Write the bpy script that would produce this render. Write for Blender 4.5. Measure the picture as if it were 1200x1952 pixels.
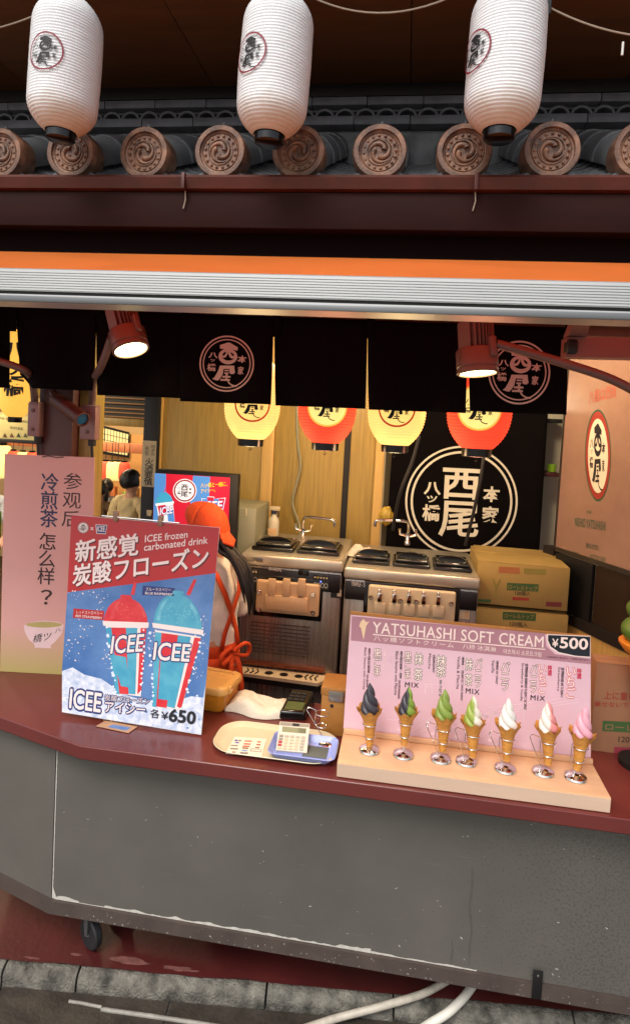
import bpy, bmesh, math, random
from mathutils import Vector, Matrix, noise
R = math.radians
random.seed(7)
for o in list(bpy.data.objects): bpy.data.objects.remove(o)
S = bpy.context.scene
COL = S.collection
# ---------------------------------------------------------------- camera
F, PPY = 1205.0, 860.0
PITCH, YAW, ROLL = R(-3.2), R(-8.0), R(-3.1)
EYE = Vector((0.0, -2.006, 2.08))
fw = Vector((math.sin(YAW)*math.cos(PITCH), math.cos(YAW)*math.cos(PITCH), math.sin(PITCH)))
r0 = Vector((math.cos(YAW), -math.sin(YAW), 0)); d0 = fw.cross(r0)
rt = math.cos(ROLL)*r0 + math.sin(ROLL)*d0
dn = -math.sin(ROLL)*r0 + math.cos(ROLL)*d0
cam = bpy.data.cameras.new('camera'); co = bpy.data.objects.new('camera', cam); COL.objects.link(co)
m = Matrix((rt, -dn, -fw)).transposed().to_4x4(); m.translation = EYE
co.matrix_world = m
cam.sensor_fit = 'HORIZONTAL'; cam.sensor_width = 36; cam.lens = F/1200*36
cam.shift_y = (PPY-976)/1200; cam.clip_end = 2000; cam.clip_start = .02
S.camera = co
# ---------------------------------------------------------------- sky, sun, exposure
w = bpy.data.worlds.new('World'); S.world = w; w.use_nodes = True
nt = w.node_tree; bg = nt.nodes['Background']
sky = nt.nodes.new('ShaderNodeTexSky'); sky.sky_type = 'NISHITA'; sky.sun_disc = False
SUN_EL, SUN_AZ = R(52), R(200)
sky.sun_elevation = SUN_EL; sky.sun_rotation = SUN_AZ; sky.dust_density = 3.0; sky.air_density = 1.0; sky.ozone_density = 0.6
hs = nt.nodes.new('ShaderNodeHueSaturation'); hs.inputs['Saturation'].default_value = .4     # overcast: greyer sky all round
nt.links.new(sky.outputs[0], hs.inputs['Color']); nt.links.new(hs.outputs[0], bg.inputs[0]); bg.inputs[1].default_value = 0.13
sl = bpy.data.lights.new('sun', 'SUN'); sl.energy = 1.4; sl.angle = R(25); sl.color = (1, .97, .93)
so = bpy.data.objects.new('sun', sl); COL.objects.link(so)
sd = Vector((math.sin(SUN_AZ)*math.cos(SUN_EL), math.cos(SUN_AZ)*math.cos(SUN_EL), math.sin(SUN_EL)))
so.rotation_euler = sd.to_track_quat('Z', 'Y').to_euler(); so.location = sd*30
S.view_settings.view_transform = 'Standard'; S.view_settings.look = 'None'
S.view_settings.exposure = 0.65; S.view_settings.gamma = 1
# ---------------------------------------------------------------- helpers
def ray(px, py): return rt*((px-600)/F) + dn*((py-PPY)/F) + fw
def P(px, py, Y): v = ray(px, py); return EYE + v*((Y-EYE.y)/v.y)      # photo direction met at depth Y
def Q(px, py, Z): v = ray(px, py); return EYE + v*((Z-EYE.z)/v.z)      # ... met at height Z
class Plane:
    def __init__(s, o, n):
        s.o = Vector(o); s.n = Vector(n).normalized()
        if s.n.dot(EYE-s.o) < 0: s.n = -s.n
    def hit(s, px, py, h=0):
        v = ray(px, py); o = s.o + s.n*h
        return EYE + v*((o-EYE).dot(s.n)/v.dot(s.n))
def plane3(a, b, c): return Plane(a, (b-a).cross(c-a))
def lin(c):
    if isinstance(c, str):
        c = c.lstrip('#'); c = [int(c[i:i+2], 16)/255 for i in (0, 2, 4)]
        return tuple(x/12.92 if x <= .04045 else ((x+.055)/1.055)**2.4 for x in c)
    return tuple(c)
MATS = {}
def mat(name, c, rough=.6, metal=0, var=.12, vs=6.0, bump=0.0, bs=60, emit=0, ecol=None, c2=None, stretch=None, trans=0, spec=.5, coat=0):
    if name in MATS: return MATS[name]
    c = lin(c); M = bpy.data.materials.new(name); M.use_nodes = True; t = M.node_tree; N = t.nodes; L = t.links
    b = N['Principled BSDF']; b.inputs['Roughness'].default_value = rough; b.inputs['Metallic'].default_value = metal
    b.inputs['Specular IOR Level'].default_value = spec
    if coat: b.inputs['Coat Weight'].default_value = coat; b.inputs['Coat Roughness'].default_value = .08
    tc = N.new('ShaderNodeTexCoord'); src = tc.outputs['Object']
    if stretch:
        mp = N.new('ShaderNodeMapping'); mp.inputs['Scale'].default_value = stretch; L.new(src, mp.inputs[0]); src = mp.outputs[0]
    nz = N.new('ShaderNodeTexNoise'); nz.inputs['Scale'].default_value = vs; nz.inputs['Detail'].default_value = 6; nz.inputs['Roughness'].default_value = .6
    L.new(src, nz.inputs[0])
    mx = N.new('ShaderNodeMix'); mx.data_type = 'RGBA'
    cr = N.new('ShaderNodeValToRGB'); cr.color_ramp.elements[0].position = .32; cr.color_ramp.elements[1].position = .68
    L.new(nz.outputs[0], cr.inputs[0]); L.new(cr.outputs[0], mx.inputs[0])
    lo = tuple(x*(1-var) for x in c) if c2 is None else c; hi = tuple(min(1, x*(1+var*.6)) for x in c) if c2 is None else lin(c2)
    mx.inputs[6].default_value = lo+(1,); mx.inputs[7].default_value = hi+(1,)
    L.new(mx.outputs[2], b.inputs['Base Color'])
    mr = N.new('ShaderNodeMapRange'); mr.inputs[3].default_value = max(0, rough-.08); mr.inputs[4].default_value = min(1, rough+.1)
    L.new(nz.outputs[0], mr.inputs[0]); L.new(mr.outputs[0], b.inputs['Roughness'])
    if bump:
        n2 = N.new('ShaderNodeTexNoise'); n2.inputs['Scale'].default_value = bs; n2.inputs['Detail'].default_value = 5; L.new(src, n2.inputs[0])
        bp = N.new('ShaderNodeBump'); bp.inputs['Strength'].default_value = bump; bp.inputs['Distance'].default_value = .01
        L.new(n2.outputs[0], bp.inputs['Height']); L.new(bp.outputs[0], b.inputs['Normal'])
    if emit:
        if ecol is None: L.new(mx.outputs[2], b.inputs['Emission Color'])
        else: b.inputs['Emission Color'].default_value = lin(ecol)+(1,)
        b.inputs['Emission Strength'].default_value = emit
    if trans: b.inputs['Transmission Weight'].default_value = trans
    MATS[name] = M; return M
class MB:
    def __init__(s): s.v = []; s.f = []
    def add(s, vs, fs):
        o = len(s.v); s.v += [Vector(x) for x in vs]; s.f += [tuple(i+o for i in f) for f in fs]; return s
    def box(s, x0, x1, y0, y1, z0, z1, M=None):
        vs = [Vector((x, y, z)) for x in (x0, x1) for y in (y0, y1) for z in (z0, z1)]
        if M: vs = [M @ q for q in vs]
        return s.add(vs, [(0,1,3,2),(4,6,7,5),(0,4,5,1),(2,3,7,6),(0,2,6,4),(1,5,7,3)])
    def rbox(s, x0, x1, y0, y1, z0, z1, r=.005, seg=2, M=None):
        bm = bmesh.new(); bmesh.ops.create_cube(bm, size=1)
        for q in bm.verts: q.co = Vector(((x0+x1)/2+q.co.x*(x1-x0), (y0+y1)/2+q.co.y*(y1-y0), (z0+z1)/2+q.co.z*(z1-z0)))
        r = min(r, .45*min(abs(x1-x0), abs(y1-y0), abs(z1-z0)))
        bmesh.ops.bevel(bm, geom=bm.edges[:], offset=r, segments=seg, affect='EDGES', profile=.5)
        bm.verts.index_update()
        vs = [(M @ q.co) if M else q.co.copy() for q in bm.verts]; fs = [[q.index for q in f.verts] for f in bm.faces]; bm.free()
        return s.add(vs, fs)
    def tube(s, pts, r, n=8, caps=True, closed=False):
        pts = [Vector(p) for p in pts]; k = len(pts); vs = []; fs = []
        rs = r if isinstance(r, (list, tuple)) else [r]*k
        up = None
        for i, p in enumerate(pts):
            a = pts[(i-1) % k] if (i or closed) else p; b = pts[(i+1) % k] if (i < k-1 or closed) else p
            t = (b-a).normalized()
            if up is None:
                up = t.orthogonal().normalized()
            else:
                up = (up - t*up.dot(t)); up = up.normalized() if up.length > 1e-6 else t.orthogonal().normalized()
            q = t.cross(up)
            for j in range(n):
                an = 2*math.pi*j/n; vs.append(p + (up*math.cos(an)+q*math.sin(an))*rs[i])
        for i in range(k if closed else k-1):
            for j in range(n):
                i2 = (i+1) % k; fs.append((i*n+j, i*n+(j+1) % n, i2*n+(j+1) % n, i2*n+j))
        if caps and not closed: fs.append(tuple(range(n))[::-1]); fs.append(tuple((k-1)*n+j for j in range(n)))
        return s.add(vs, fs)
    def lathe(s, prof, c=(0,0,0), n=32, M=None, cap=True):
        c = Vector(c); vs = []; fs = []
        for r_, z in prof:
            for j in range(n):
                a = 2*math.pi*j/n; q = Vector((r_*math.cos(a), r_*math.sin(a), z)); vs.append((M @ q if M else q)+c)
        for i in range(len(prof)-1):
            for j in range(n): fs.append((i*n+j, i*n+(j+1) % n, (i+1)*n+(j+1) % n, (i+1)*n+j))
        if cap:
            fs.append(tuple(range(n))[::-1]); fs.append(tuple((len(prof)-1)*n+j for j in range(n)))
        return s.add(vs, fs)
    def prism(s, loop, d):                       # closed 3D loop pushed along d
        k = len(loop); a = [Vector(p) for p in loop]; b = [p+Vector(d) for p in a]
        return s.add(a+b, [tuple(range(k))[::-1], tuple(range(k, 2*k))]+[(i, (i+1) % k, k+(i+1) % k, k+i) for i in range(k)])
    def quadslab(s, a, b, c, d, n):              # four corners, thickness vector n
        return s.prism([a, b, c, d], n)
    def grid(s, fn, nu, nv):
        vs = [fn(i/nu, j/nv) for j in range(nv+1) for i in range(nu+1)]
        return s.add(vs, [(j*(nu+1)+i, j*(nu+1)+i+1, (j+1)*(nu+1)+i+1, (j+1)*(nu+1)+i) for j in range(nv) for i in range(nu)])
    def build(s, name, M, parent=None, smooth=40):
        me = bpy.data.meshes.new(name); o = Vector((0,0,0))
        if parent is None and s.v: o = sum(s.v, Vector())/len(s.v); o.z = min(q.z for q in s.v)
        base = parent.matrix_basis.translation if parent is not None else o
        if parent is not None:
            p = parent; base = Vector()
            while p is not None: base += p.location; p = p.parent
        me.from_pydata([q-base for q in s.v], [], s.f)
        me.materials.append(M)
        bm = bmesh.new(); bm.from_mesh(me); bmesh.ops.recalc_face_normals(bm, faces=bm.faces); bm.to_mesh(me); bm.free()
        if smooth:
            me.polygons.foreach_set('use_smooth', [True]*len(me.polygons)); me.set_sharp_from_angle(angle=R(smooth))
        ob = bpy.data.objects.new(name, me); COL.objects.link(ob)
        if parent is not None: ob.parent = parent
        else: ob.location = o
        return ob
def tag(o, label, cat, group=None):
    o['label'] = label; o['category'] = cat
    if group: o['group'] = group
    return o
def struct(o, kind='structure'): o['kind'] = kind; return o
def thing(name, label, cat, loc, group=None):
    o = bpy.data.objects.new(name, None); o.empty_display_size = .05; COL.objects.link(o); o.location = Vector(loc); return tag(o, label, cat, group)
def kids(o, _c={}): return [c for c in COL.objects if c.parent == o]
def copy_tree(o, parent=None):
    ch = kids(o); c = o.copy(); COL.objects.link(c); c.parent = parent
    for k in ch: copy_tree(k, c)
    return c
def rep(name, me, M4, parent):                  # a repeated piece sharing mesh data, placed by matrix in world
    ob = bpy.data.objects.new(name, me); COL.objects.link(ob); ob.parent = parent
    base = Vector(); p = parent
    while p is not None: base += p.location; p = p.parent
    ob.matrix_basis = Matrix.Translation(-base) @ M4
    return ob
def mesh_of(mb, M, smooth=40):
    ob = mb.build('piece', M, parent=None, smooth=smooth); me = ob.data; me.transform(Matrix.Translation(ob.location)); bpy.data.objects.remove(ob); return me
def pbox(px0, py0, px1, py1, Y0, Y1):           # world extents of an upright box whose front at Y0 covers a patch of the photo
    mx, my = (px0+px1)/2, (py0+py1)/2
    return P(px0, my, Y0).x, P(px1, my, Y0).x, Y0, Y1, P(mx, py1, Y0).z, P(mx, py0, Y0).z
# flat print: filled outlines and lettering
def _tess(cu):
    ob = bpy.data.objects.new('tmp', cu); me = ob.to_mesh()
    vs = [v.co.copy() for v in me.vertices]; fs = [tuple(p.vertices) for p in me.polygons]
    ob.to_mesh_clear(); bpy.data.objects.remove(ob); bpy.data.curves.remove(cu); return vs, fs
TXT = {}
def text2d(s, bold=0.0, line=1.0, shear=0.0, cs=1.0):
    k = (s, round(bold, 4), line, shear, cs)
    if k not in TXT:
        cu = bpy.data.curves.new('t', 'FONT'); cu.body = s; cu.size = 1; cu.offset = bold; cu.space_line = line; cu.shear = shear
        cu.space_character = cs; cu.align_x = 'CENTER'; cu.resolution_u = 3; TXT[k] = _tess(cu)
    return TXT[k]
def fill2d(loops):
    cu = bpy.data.curves.new('f', 'CURVE'); cu.dimensions = '2D'; cu.fill_mode = 'BOTH'
    for lp in loops:
        sp = cu.splines.new('POLY'); sp.points.add(len(lp)-1); sp.use_cyclic_u = True
        for q, p in zip(sp.points, lp): q.co = (p[0], p[1], 0, 1)
    return _tess(cu)
def ell(cx, cy, rx, ry=None, n=36, a0=0, a1=360):
    ry = rx if ry is None else ry
    return [(cx+rx*math.cos(R(a0+(a1-a0)*i/n)), cy+ry*math.sin(R(a0+(a1-a0)*i/n))) for i in range(n if a1-a0 == 360 else n+1)]
def ptext(pl, s, x0, y0, x1, y1, h, name, M, parent, off=.0008, bold=0, up=None, line=1.0, shear=0, cs=1.0):
    bv, _ = text2d(s, 0, line, shear, cs); vs, fs = text2d(s, 0, line, shear, cs)
    if not bv or not vs: return None
    a0, a1 = min(q.x for q in bv), max(q.x for q in bv); b0, b1 = min(q.y for q in bv), max(q.y for q in bv)
    a1 = max(a1, a0+1e-4); b1 = max(b1, b0+1e-4)
    ux, uy = up if up else (.05*h, -h)
    def mp(q, dx=0, dy=0, dz=0):
        u = (q.x+dx-a0)/(a1-a0); v = (q.y+dy-b0)/(b1-b0)
        return pl.hit(x0+(x1-x0)*u+ux*v, y0+(y1-y0)*u+uy*v, off+dz)
    mb = MB().add([mp(q) for q in vs], fs)
    if bold >= .008:                                   # heavier strokes: the same letters laid over each other a hair apart
        n = 6 if bold < .03 else 10
        for k in range(n): mb.add([mp(q, bold*math.cos(2*math.pi*k/n), bold*math.sin(2*math.pi*k/n), -.00002*(k+1)) for q in vs], fs)
    return mb.build(name, M, parent, smooth=0)
def art(pl, loops, name, M, parent, off=.0004):
    vs, fs = fill2d(loops)
    return MB().add([pl.hit(q.x, q.y, off) for q in vs], fs).build(name, M, parent, smooth=0)
def zf(x0, y0, k): return lambda pts: [(x0+x/k, y0+y/k) for x, y in pts]
# the shop's round crest in a circle of radius 1 (brush version and square version)
def _c(p): return [((x-480)/350, (620-y)/350) for x, y in p]
def crest(square=False):
    g = []
    def glyph(s, cx, cy, w, h, bold=.02):
        bv, _ = text2d(s); vs, fs = text2d(s, bold)
        a0, a1 = min(q.x for q in bv), max(q.x for q in bv); b0, b1 = min(q.y for q in bv), max(q.y for q in bv)
        g.append(([(cx+((q.x-a0)/(a1-a0)-.5)*w, cy+((q.y-b0)/(b1-b0)-.5)*h) for q in vs], fs))
    def shp(loops):
        vs, fs = fill2d(loops); g.append(([(q.x, q.y) for q in vs], fs))
    if not square:
        hat = _c([(375,422),(370,372),(430,352),(470,336),(505,334),(535,348),(560,362),(622,392),(618,438),(560,428),(530,428),(528,440),(465,440),(460,428),(430,424)])
        face = [(q[0], q[1]) for q in ell(.03, .28, .375, .30)]
        smile = _c([(398,535),(430,545),(462,532),(480,500),(490,462),(500,500),(520,535),(550,548),(582,542),(555,565),(520,576),(480,577),(440,565)])
        e1 = _c([(412,512),(418,485),(440,466),(466,458),(460,480),(445,505),(425,516)]); e2 = _c([(522,462),(545,470),(568,488),(580,508),(560,514),(540,500),(528,480)])
        shp([hat]); shp([face, smile, e1, e2])
        shp([_c([(385,650),(585,643),(590,690),(602,735),(578,757),(535,755),(523,730),(527,690),(440,692),(430,770),(400,820),(372,852),(345,852),(288,836),(320,810),(352,750),(376,690)])])
        for lp in ([(452,706),(518,703),(518,720),(452,723)], [(452,740),(512,738),(512,756),(452,758)], [(428,787),(542,785),(542,808),(424,810)], [(405,830),(536,828),(536,852),(403,854)], [(472,760),(502,760),(502,784),(472,784)], [(472,812),(502,812),(502,827),(472,827)],
                   [(498,856),(520,856),(545,885),(590,905),(648,908),(630,928),(570,918),(525,892)]): shp([_c(lp)])
        glyph('八', -.56, .30, .34, .20, .03); glyph('ツ', -.57, .10, .17, .10, .02); glyph('橋', -.60, -.17, .33, .28, .02)
        glyph('本', .60, .20, .34, .26, .03); glyph('家', .57, -.24, .22, .30, .02)
    else:
        glyph('西', -.03, .36, .72, .60, .022); glyph('尾', -.03, -.36, .78, .70, .014)
        glyph('八', -.60, .24, .32, .24, .03); glyph('ツ', -.60, .02, .20, .13, .025); glyph('橋', -.60, -.26, .34, .32, .025)
        glyph('本', .60, .18, .32, .30, .03); glyph('家', .60, -.24, .32, .32, .03)
    V = []; Fc = []
    for vs, fs in g:
        o = len(V); V += vs; Fc += [tuple(i+o for i in f) for f in fs]
    return V, Fc
def ring2d(r1, r0, n=64): return fill2d([ell(0, 0, r1, n=n), ell(0, 0, r0, n=n)])
def split_tris(V, Fc, L):
    V = [Vector((q[0], q[1], 0)) for q in V]; out = []; st = []
    for f in Fc:
        for i in range(1, len(f)-1): st.append((f[0], f[i], f[i+1]))
    mid = {}
    while st:
        a, b, c = st.pop(); e = [((V[a]-V[b]).length, a, b, c), ((V[b]-V[c]).length, b, c, a), ((V[c]-V[a]).length, c, a, b)]
        l, p, q, r_ = max(e)
        if l < L: out.append((a, b, c)); continue
        k = (min(p, q), max(p, q))
        if k not in mid: V.append((V[p]+V[q])/2); mid[k] = len(V)-1
        st += [(p, mid[k], r_), (mid[k], q, r_)]
    return V, out
CREST = crest(); CREST_SQ = crest(True)
def on_pixels(pl, VF, cx, cy, rx, ry, name, M, parent, off=.0008, lean=-.053):
    V, Fc = VF
    return MB().add([pl.hit(cx+q[0]*rx+q[1]*ry*-lean, cy-q[1]*ry+q[0]*rx*.045, off) for q in V], Fc).build(name, M, parent, smooth=0)
# ================================================================ materials
m_stone = mat('street_stone', '3a342c', .5, var=.4, vs=9, bump=.35, bs=70)
m_kerb = mat('kerb_stone', '2f2d27', .85, vs=16, c2='827d72', bump=.9, bs=110)
m_deck = mat('maroon_deck_paint', '4a1614', .5, var=.25, vs=5, bump=.15, bs=40)
m_fascia = mat('brown_fascia', '240c08', .75, var=.25, vs=3, bump=.06, stretch=(1,8,8), spec=.15)
m_gutter = mat('brown_gutter_metal', '4a1c0e', .5, var=.35, vs=7, bump=.1, bs=20)
m_soffit = mat('brown_soffit_wood', '6f421c', .6, var=.2, vs=3, stretch=(.5,6,6))
m_darkwood = mat('dark_wood', '17100d', .55, var=.3, vs=5)
m_black = mat('black_paint', '0d0b0b', .5, var=.2)
m_tile = mat('grey_roof_tile', '74777a', .36, var=.45, vs=9, bump=.2, bs=120)
m_tile2 = mat('grey_ridge_tile', '6a6b72', .5, var=.3, vs=9, bump=.2, bs=100)
m_copper = mat('brown_tile_face', '38241a', .5, vs=17, c2='8f6850', bump=.2, bs=90)
m_white_paper = mat('white_lantern_paper', 'dadbdb', .7, var=.05, vs=3, bump=.05)
m_lacquer = mat('black_lacquer', '0c0a0a', .18, var=.2)
m_ink = mat('black_ink', '151214', .6, var=.25, vs=20)
m_redink = mat('dark_red_ink', '7d2430', .6)
m_wire = mat('pale_wire', '9a8a78', .6)
m_steel = mat('brushed_steel', '9c958c', .3, 1, var=.12, vs=5, stretch=(1,1,30))
m_chrome = mat('chrome', 'd8d4d0', .1, 1, var=.04)
m_alu = mat('aluminium', 'bfbfbc', .38, .7, var=.08, vs=4, stretch=(.3,8,8))
m_alu2 = mat('grey_aluminium', '737474', .42, .7, var=.12, vs=4, stretch=(.3,8,8))
m_bar = mat('brown_metal_paint', '6a4640', .4, .3, var=.1)
# ================================================================ ground, deck, kerb
KA, KB = Vector((-1.37, .065, 0)), Vector((.924, .297, 0))
KD = (KB-KA).normalized(); KN = Vector((KD.y, -KD.x, 0))        # along the kerb, and out to the street
def kp(s, o, z): q = KA + KD*s + KN*o; return Vector((q.x, q.y, z))
m_street = mat('street_ground', '77736c', .7, var=.2, vs=.8, bump=.2)
g = MB().add([(-60,-60,-.075),(60,-60,-.075),(60,60,-.075),(-60,60,-.075)], [(0,1,2,3)]).build('ground', m_street, None, 0); struct(g)
# street slabs near the kerb
slab = thing('street_slabs', 'dark wet stone slabs along the kerb', 'paving', kp(1, .5, -.135)); del slab['category']; del slab['label']; struct(slab)
for i in range(6):
    for j in range(3):
        a = kp(-1.2+i*.62+j*.2, 0, 0); 
        mb = MB(); c = [kp(-1.2+i*.62+j*.2, .047+j*.42, -.074), kp(-1.2+(i+1)*.62+j*.2-.008, .047+j*.42, -.074), kp(-1.2+(i+1)*.62+j*.2-.008, .047+(j+1)*.42-.008, -.074), kp(-1.2+i*.62+j*.2, .047+(j+1)*.42-.008, -.074)]
        mb.prism(c, (0,0,.012+random.uniform(0,.004))).build('paving_slab', m_stone, slab, 0)
# deck: sheet behind the kerb line with a peeling edge
deck = MB(); n = 60; vs = []; 
for i in range(n+1):
    s = -1.5+5.0*i/n; e = .012*noise.noise(Vector((s*6, 3, 0)))
    vs += [kp(s, e, 0), kp(s, -3.2, 0)]
deck.add(vs, [(2*i, 2*i+2, 2*i+3, 2*i+1) for i in range(n)])
struct(deck.build('deck', m_deck, None, 0))
# bare patches of the deck paint
m_patch = mat('worn_deck', '6e413a', .8, var=.35, vs=30, bump=.3)
dk = [o for o in COL.objects if o.name == 'deck'][0]
for px, py, rx, ry in ((145,1820,16,3.5),(245,1832,50,9),(345,1848,44,6),(60,1827,22,3)):
    V = [(px+rx*math.cos(t)*(.75+.5*noise.noise(Vector((math.cos(t)*2,math.sin(t)*2,px)))), py+ry*math.sin(t)*(.75+.5*noise.noise(Vector((math.cos(t)*2,math.sin(t)*2,px+9))))+ (px and .1*rx*math.cos(t))) for t in [2*math.pi*i/26 for i in range(26)]]
    mb = MB(); f2, ff = fill2d([V]); mb.add([Q(q.x, q.y, .0015) for q in f2], ff)
    ob = mb.build('worn_patch', m_patch, None, 0); ob.parent = dk; ob.location = ob.location-dk.location
kerb = thing('kerb', 'rounded kerb stones', 'kerb', kp(1, 0, -.135)); del kerb['category']; del kerb['label']; struct(kerb)
for i, (s0, s1) in enumerate(((-.55,.03),(.03,.305),(.305,1.0),(1.0,1.46),(1.46,2.1),(2.1,2.9))):
    prof = [(-.03,-.02),(-.004,-.004),(.008,-.004),(.02,-.008),(.031,-.017),(.038,-.030),(.041,-.045),(.042,-.074),(-.03,-.074)]
    mb = MB(); nn = 40
    vs = []
    for k in range(nn+1):
        s = s0+.004+(s1-s0-.008)*k/nn
        for o_, z in prof:
            w_ = .005*noise.noise(Vector((s*14, o_*30, z*30)))+.003*noise.noise(Vector((s*50, o_*60, z*60))); vs.append(kp(s, o_+w_, z+w_*.6 if z > -.07 else z))
    L = len(prof)
    fs = [(k*L+j, k*L+(j+1) % L, (k+1)*L+(j+1) % L, (k+1)*L+j) for k in range(nn) for j in range(L)]+[tuple(range(L)), tuple(nn*L+j for j in range(L))[::-1]]
    mb.add(vs, fs).build('kerb_stone', m_kerb, kerb, 50)
# indoor floor
m_floor = mat('indoor_floor', '4a3020', .5, var=.2)
struct(MB().add([(-6,.9,.006),(3,.9,.006),(3,9,.006),(-6,9,.006)], [(0,1,2,3)]).build('indoor_floor', m_floor, None, 0))
# ================================================================ building: upper eave, roof, fascia
EY = .47                                                     # plane of the eave tile faces
bld = thing('shop_building', 'old shop building with brown eave board and brown timber soffit above the tiles', 'building', (-.2, 1.5, 0))
zf0 = 2.985                                                  # top of the gutter
g0 = MB(); g0.prism([(-3.2, EY-.075, zf0),(-3.2, EY-.085, zf0-.012),(-3.2, EY-.07, zf0-.05),(-3.2, EY-.05, zf0-.056),(-3.2, EY+.02, zf0-.056),(-3.2, EY+.02, zf0-.02)], (6.2,0,0)); g0.build('gutter', m_gutter, bld, 30)
for px in (347, 905):
    x = P(px, 380, EY-.09).x
    MB().rbox(x-.007, x+.007, EY-.094, EY-.04, zf0-.058, zf0+.003, .002).build('gutter_bracket', m_gutter, bld)
    MB().tube([(x, EY-.062, zf0-.05), (x+.004, EY-.064, zf0-.09), (x-.004, EY-.063, zf0-.125)], .0025, 6).build('gutter_wire', m_wire, bld)
MB().rbox(-3.2, 3, EY-.055, EY+.03, 2.79, zf0-.057, .006).build('fascia_board', m_fascia, bld)
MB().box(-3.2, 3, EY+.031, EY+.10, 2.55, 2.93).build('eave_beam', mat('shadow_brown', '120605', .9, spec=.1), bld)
MB().box(-3.2, 3, EY+.031, 2.2, 2.931, 2.96).build('roof_deck', m_darkwood, bld)
RY = 1.28                                                    # ridge plane
for k in range(6):
    MB().rbox(-3.2+k*1.04, -3.2+(k+1)*1.04-.004, +.12, RY+.3, 3.80, 3.83, .003).build('soffit_board', m_soffit, bld)
MB().box(-3.2, 3, .125, RY+.3, 3.8305, 3.86).build('soffit_backing', m_darkwood, bld)
MB().box(-3.2, 3, RY+.16, RY+.22, 3.3, 3.80).build('upper_wall', m_black, bld)
MB().rbox(-3.2, 3, RY+.05, RY+.159, 3.735, 3.799, .004).build('upper_beam', m_darkwood, bld)
MB().rbox(-3.2, 3, RY+.02, RY+.159, 3.64, 3.71, .004).build('upper_beam', m_tile2, bld)
# tiled roof
PITCHR = .455; TS = .3125
roof = thing('tiled_roof', 'grey curved tile roof edge with brown swirl end caps above the awning', 'roof', (-.2, EY, 2.99))
x0 = P(724, 295, EY).x                                       # one column, then evenly both ways
RZ = P(724, 292, EY).z
dirv = Vector((0, 1, PITCHR)).normalized(); nrm = Vector((0, -PITCHR, 1)).normalized()
RAD = .098
def barrel():
    mb = MB(); n = 16; L = .27
    vs = []
    for (t, r_) in ((0, RAD), (.006, RAD+.002), (.03, RAD+.002), (.035, RAD-.001), (.9*L, RAD-.004), (L, RAD-.012)):
        for j in range(n+1):
            a = math.pi*(j/n)*1.1-.05*math.pi; vs.append(Vector((r_*math.cos(a), t, r_*math.sin(a))))
    for (t) in (L, 0):
        for j in range(n+1):
            a = math.pi*(j/n)*1.1-.05*math.pi; vs.append(Vector(((RAD-.02)*math.cos(a), t, (RAD-.02)*math.sin(a))))
    K = 8; W = n+1
    return mb.add(vs, [(i*W+j, i*W+j+1, ((i+1) % K)*W+j+1, ((i+1) % K)*W+j) for i in range(K) for j in range(n)])
me_barrel = mesh_of(barrel(), m_tile, 45)
def endcap():
    mb = MB(); n = 40; r = RAD+.004
    prof = [(r-.002, .10), (r, .09), (r, .006), (r-.004, 0), (r*.80, 0), (r*.775, .010), (r*.72, .012), (r*.70, .008), (r*.67, .012), (r*.50, .012), (r*.49, .007), (r*.46, .007), (r*.45, .012), (.0005, .012)]
    vs = [Vector((q*math.cos(2*math.pi*j/n), y, q*math.sin(2*math.pi*j/n))) for q, y in prof for j in range(n)]
    mb.add(vs, [(i*n+j, i*n+(j+1) % n, (i+1)*n+(j+1) % n, (i+1)*n+j) for i in range(len(prof)-1) for j in range(n)])
    return mb
me_cap = mesh_of(endcap(), m_copper, 50)
def relief():
    mb = MB(); r = RAD
    for j in range(16):
        a = 2*math.pi*j/16; c = Vector((r*.62*math.cos(a), .011, r*.62*math.sin(a)))
        mb.lathe([(.0062, 0), (.0055, .003), (.0035, .005), (.0005, .0058)], c, 8, Matrix.Rotation(R(90), 3, 'X'))
    for k in range(3):                                        # three comma swirls
        pts = []; rs = []
        for i in range(15):
            t = i/14; a = 2*math.pi*k/3+R(185)*t; q = r*(.17+.29*t**.7)
            pts.append(Vector((q*math.cos(a), .010, q*math.sin(a)))); rs.append(.0095*(1-t)**.7+.0016)
        mb.tube(pts, rs, 7)
    return mb
me_relief = mesh_of(relief(), m_copper, 60)
def pan(first=False):
    mb = MB(); n = 12; hw = TS/2-.03; L = .25
    def pt(u, t, th): 
        x = -hw+2*hw*u; return Vector((x, t, -.055*(1-(x/hw)**2)+th))
    vs = [pt(i/n, t, th) for (t, th) in ((0, 0), (0, .022), (L, .012), (L, -.01)) for i in range(n+1)]; W = n+1
    return mb.add(vs, [(k*W+i, k*W+i+1, ((k+1) % 4)*W+i+1, ((k+1) % 4)*W+i) for k in range(4) for i in range(n)])
me_pan = mesh_of(pan(), m_tile, 40)
def drip():                                                   # ornamented front lip of the lowest pan tile
    mb = MB(); n = 14; hw = TS/2-.035
    def pt(u, z, y): x = -hw+2*hw*u; return Vector((x, y, -.06*(1-(x/hw)**2)+z))
    vs = [pt(i/n, z, y) for (z, y) in ((.01, -.012), (-.036, -.012), (-.036, .01), (.01, .01)) for i in range(n+1)]; W = n+1
    mb.add(vs, [(k*W+i, k*W+i+1, ((k+1) % 4)*W+i+1, ((k+1) % 4)*W+i) for k in range(4) for i in range(n)])
    for sgn in (-1, 1):
        for q in range(3):
            c = pt(.5+sgn*(.1+.14*q), -.013, -.014); pts = []
            for i in range(12):
                a = R(30)*i*sgn; rr = .011*(1-i/14); pts.append(c+Vector((rr*math.cos(a)*sgn, 0, rr*math.sin(a)*.9)))
            mb.tube(pts, .0022, 5)
        mb.tube([pt(.5+sgn*.45*t, -.026+.008*math.sin(t*12), -.014) for t in [i/14 for i in range(15)]], .002, 5)
    return mb
me_drip = mesh_of(drip(), m_tile, 50)
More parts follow.
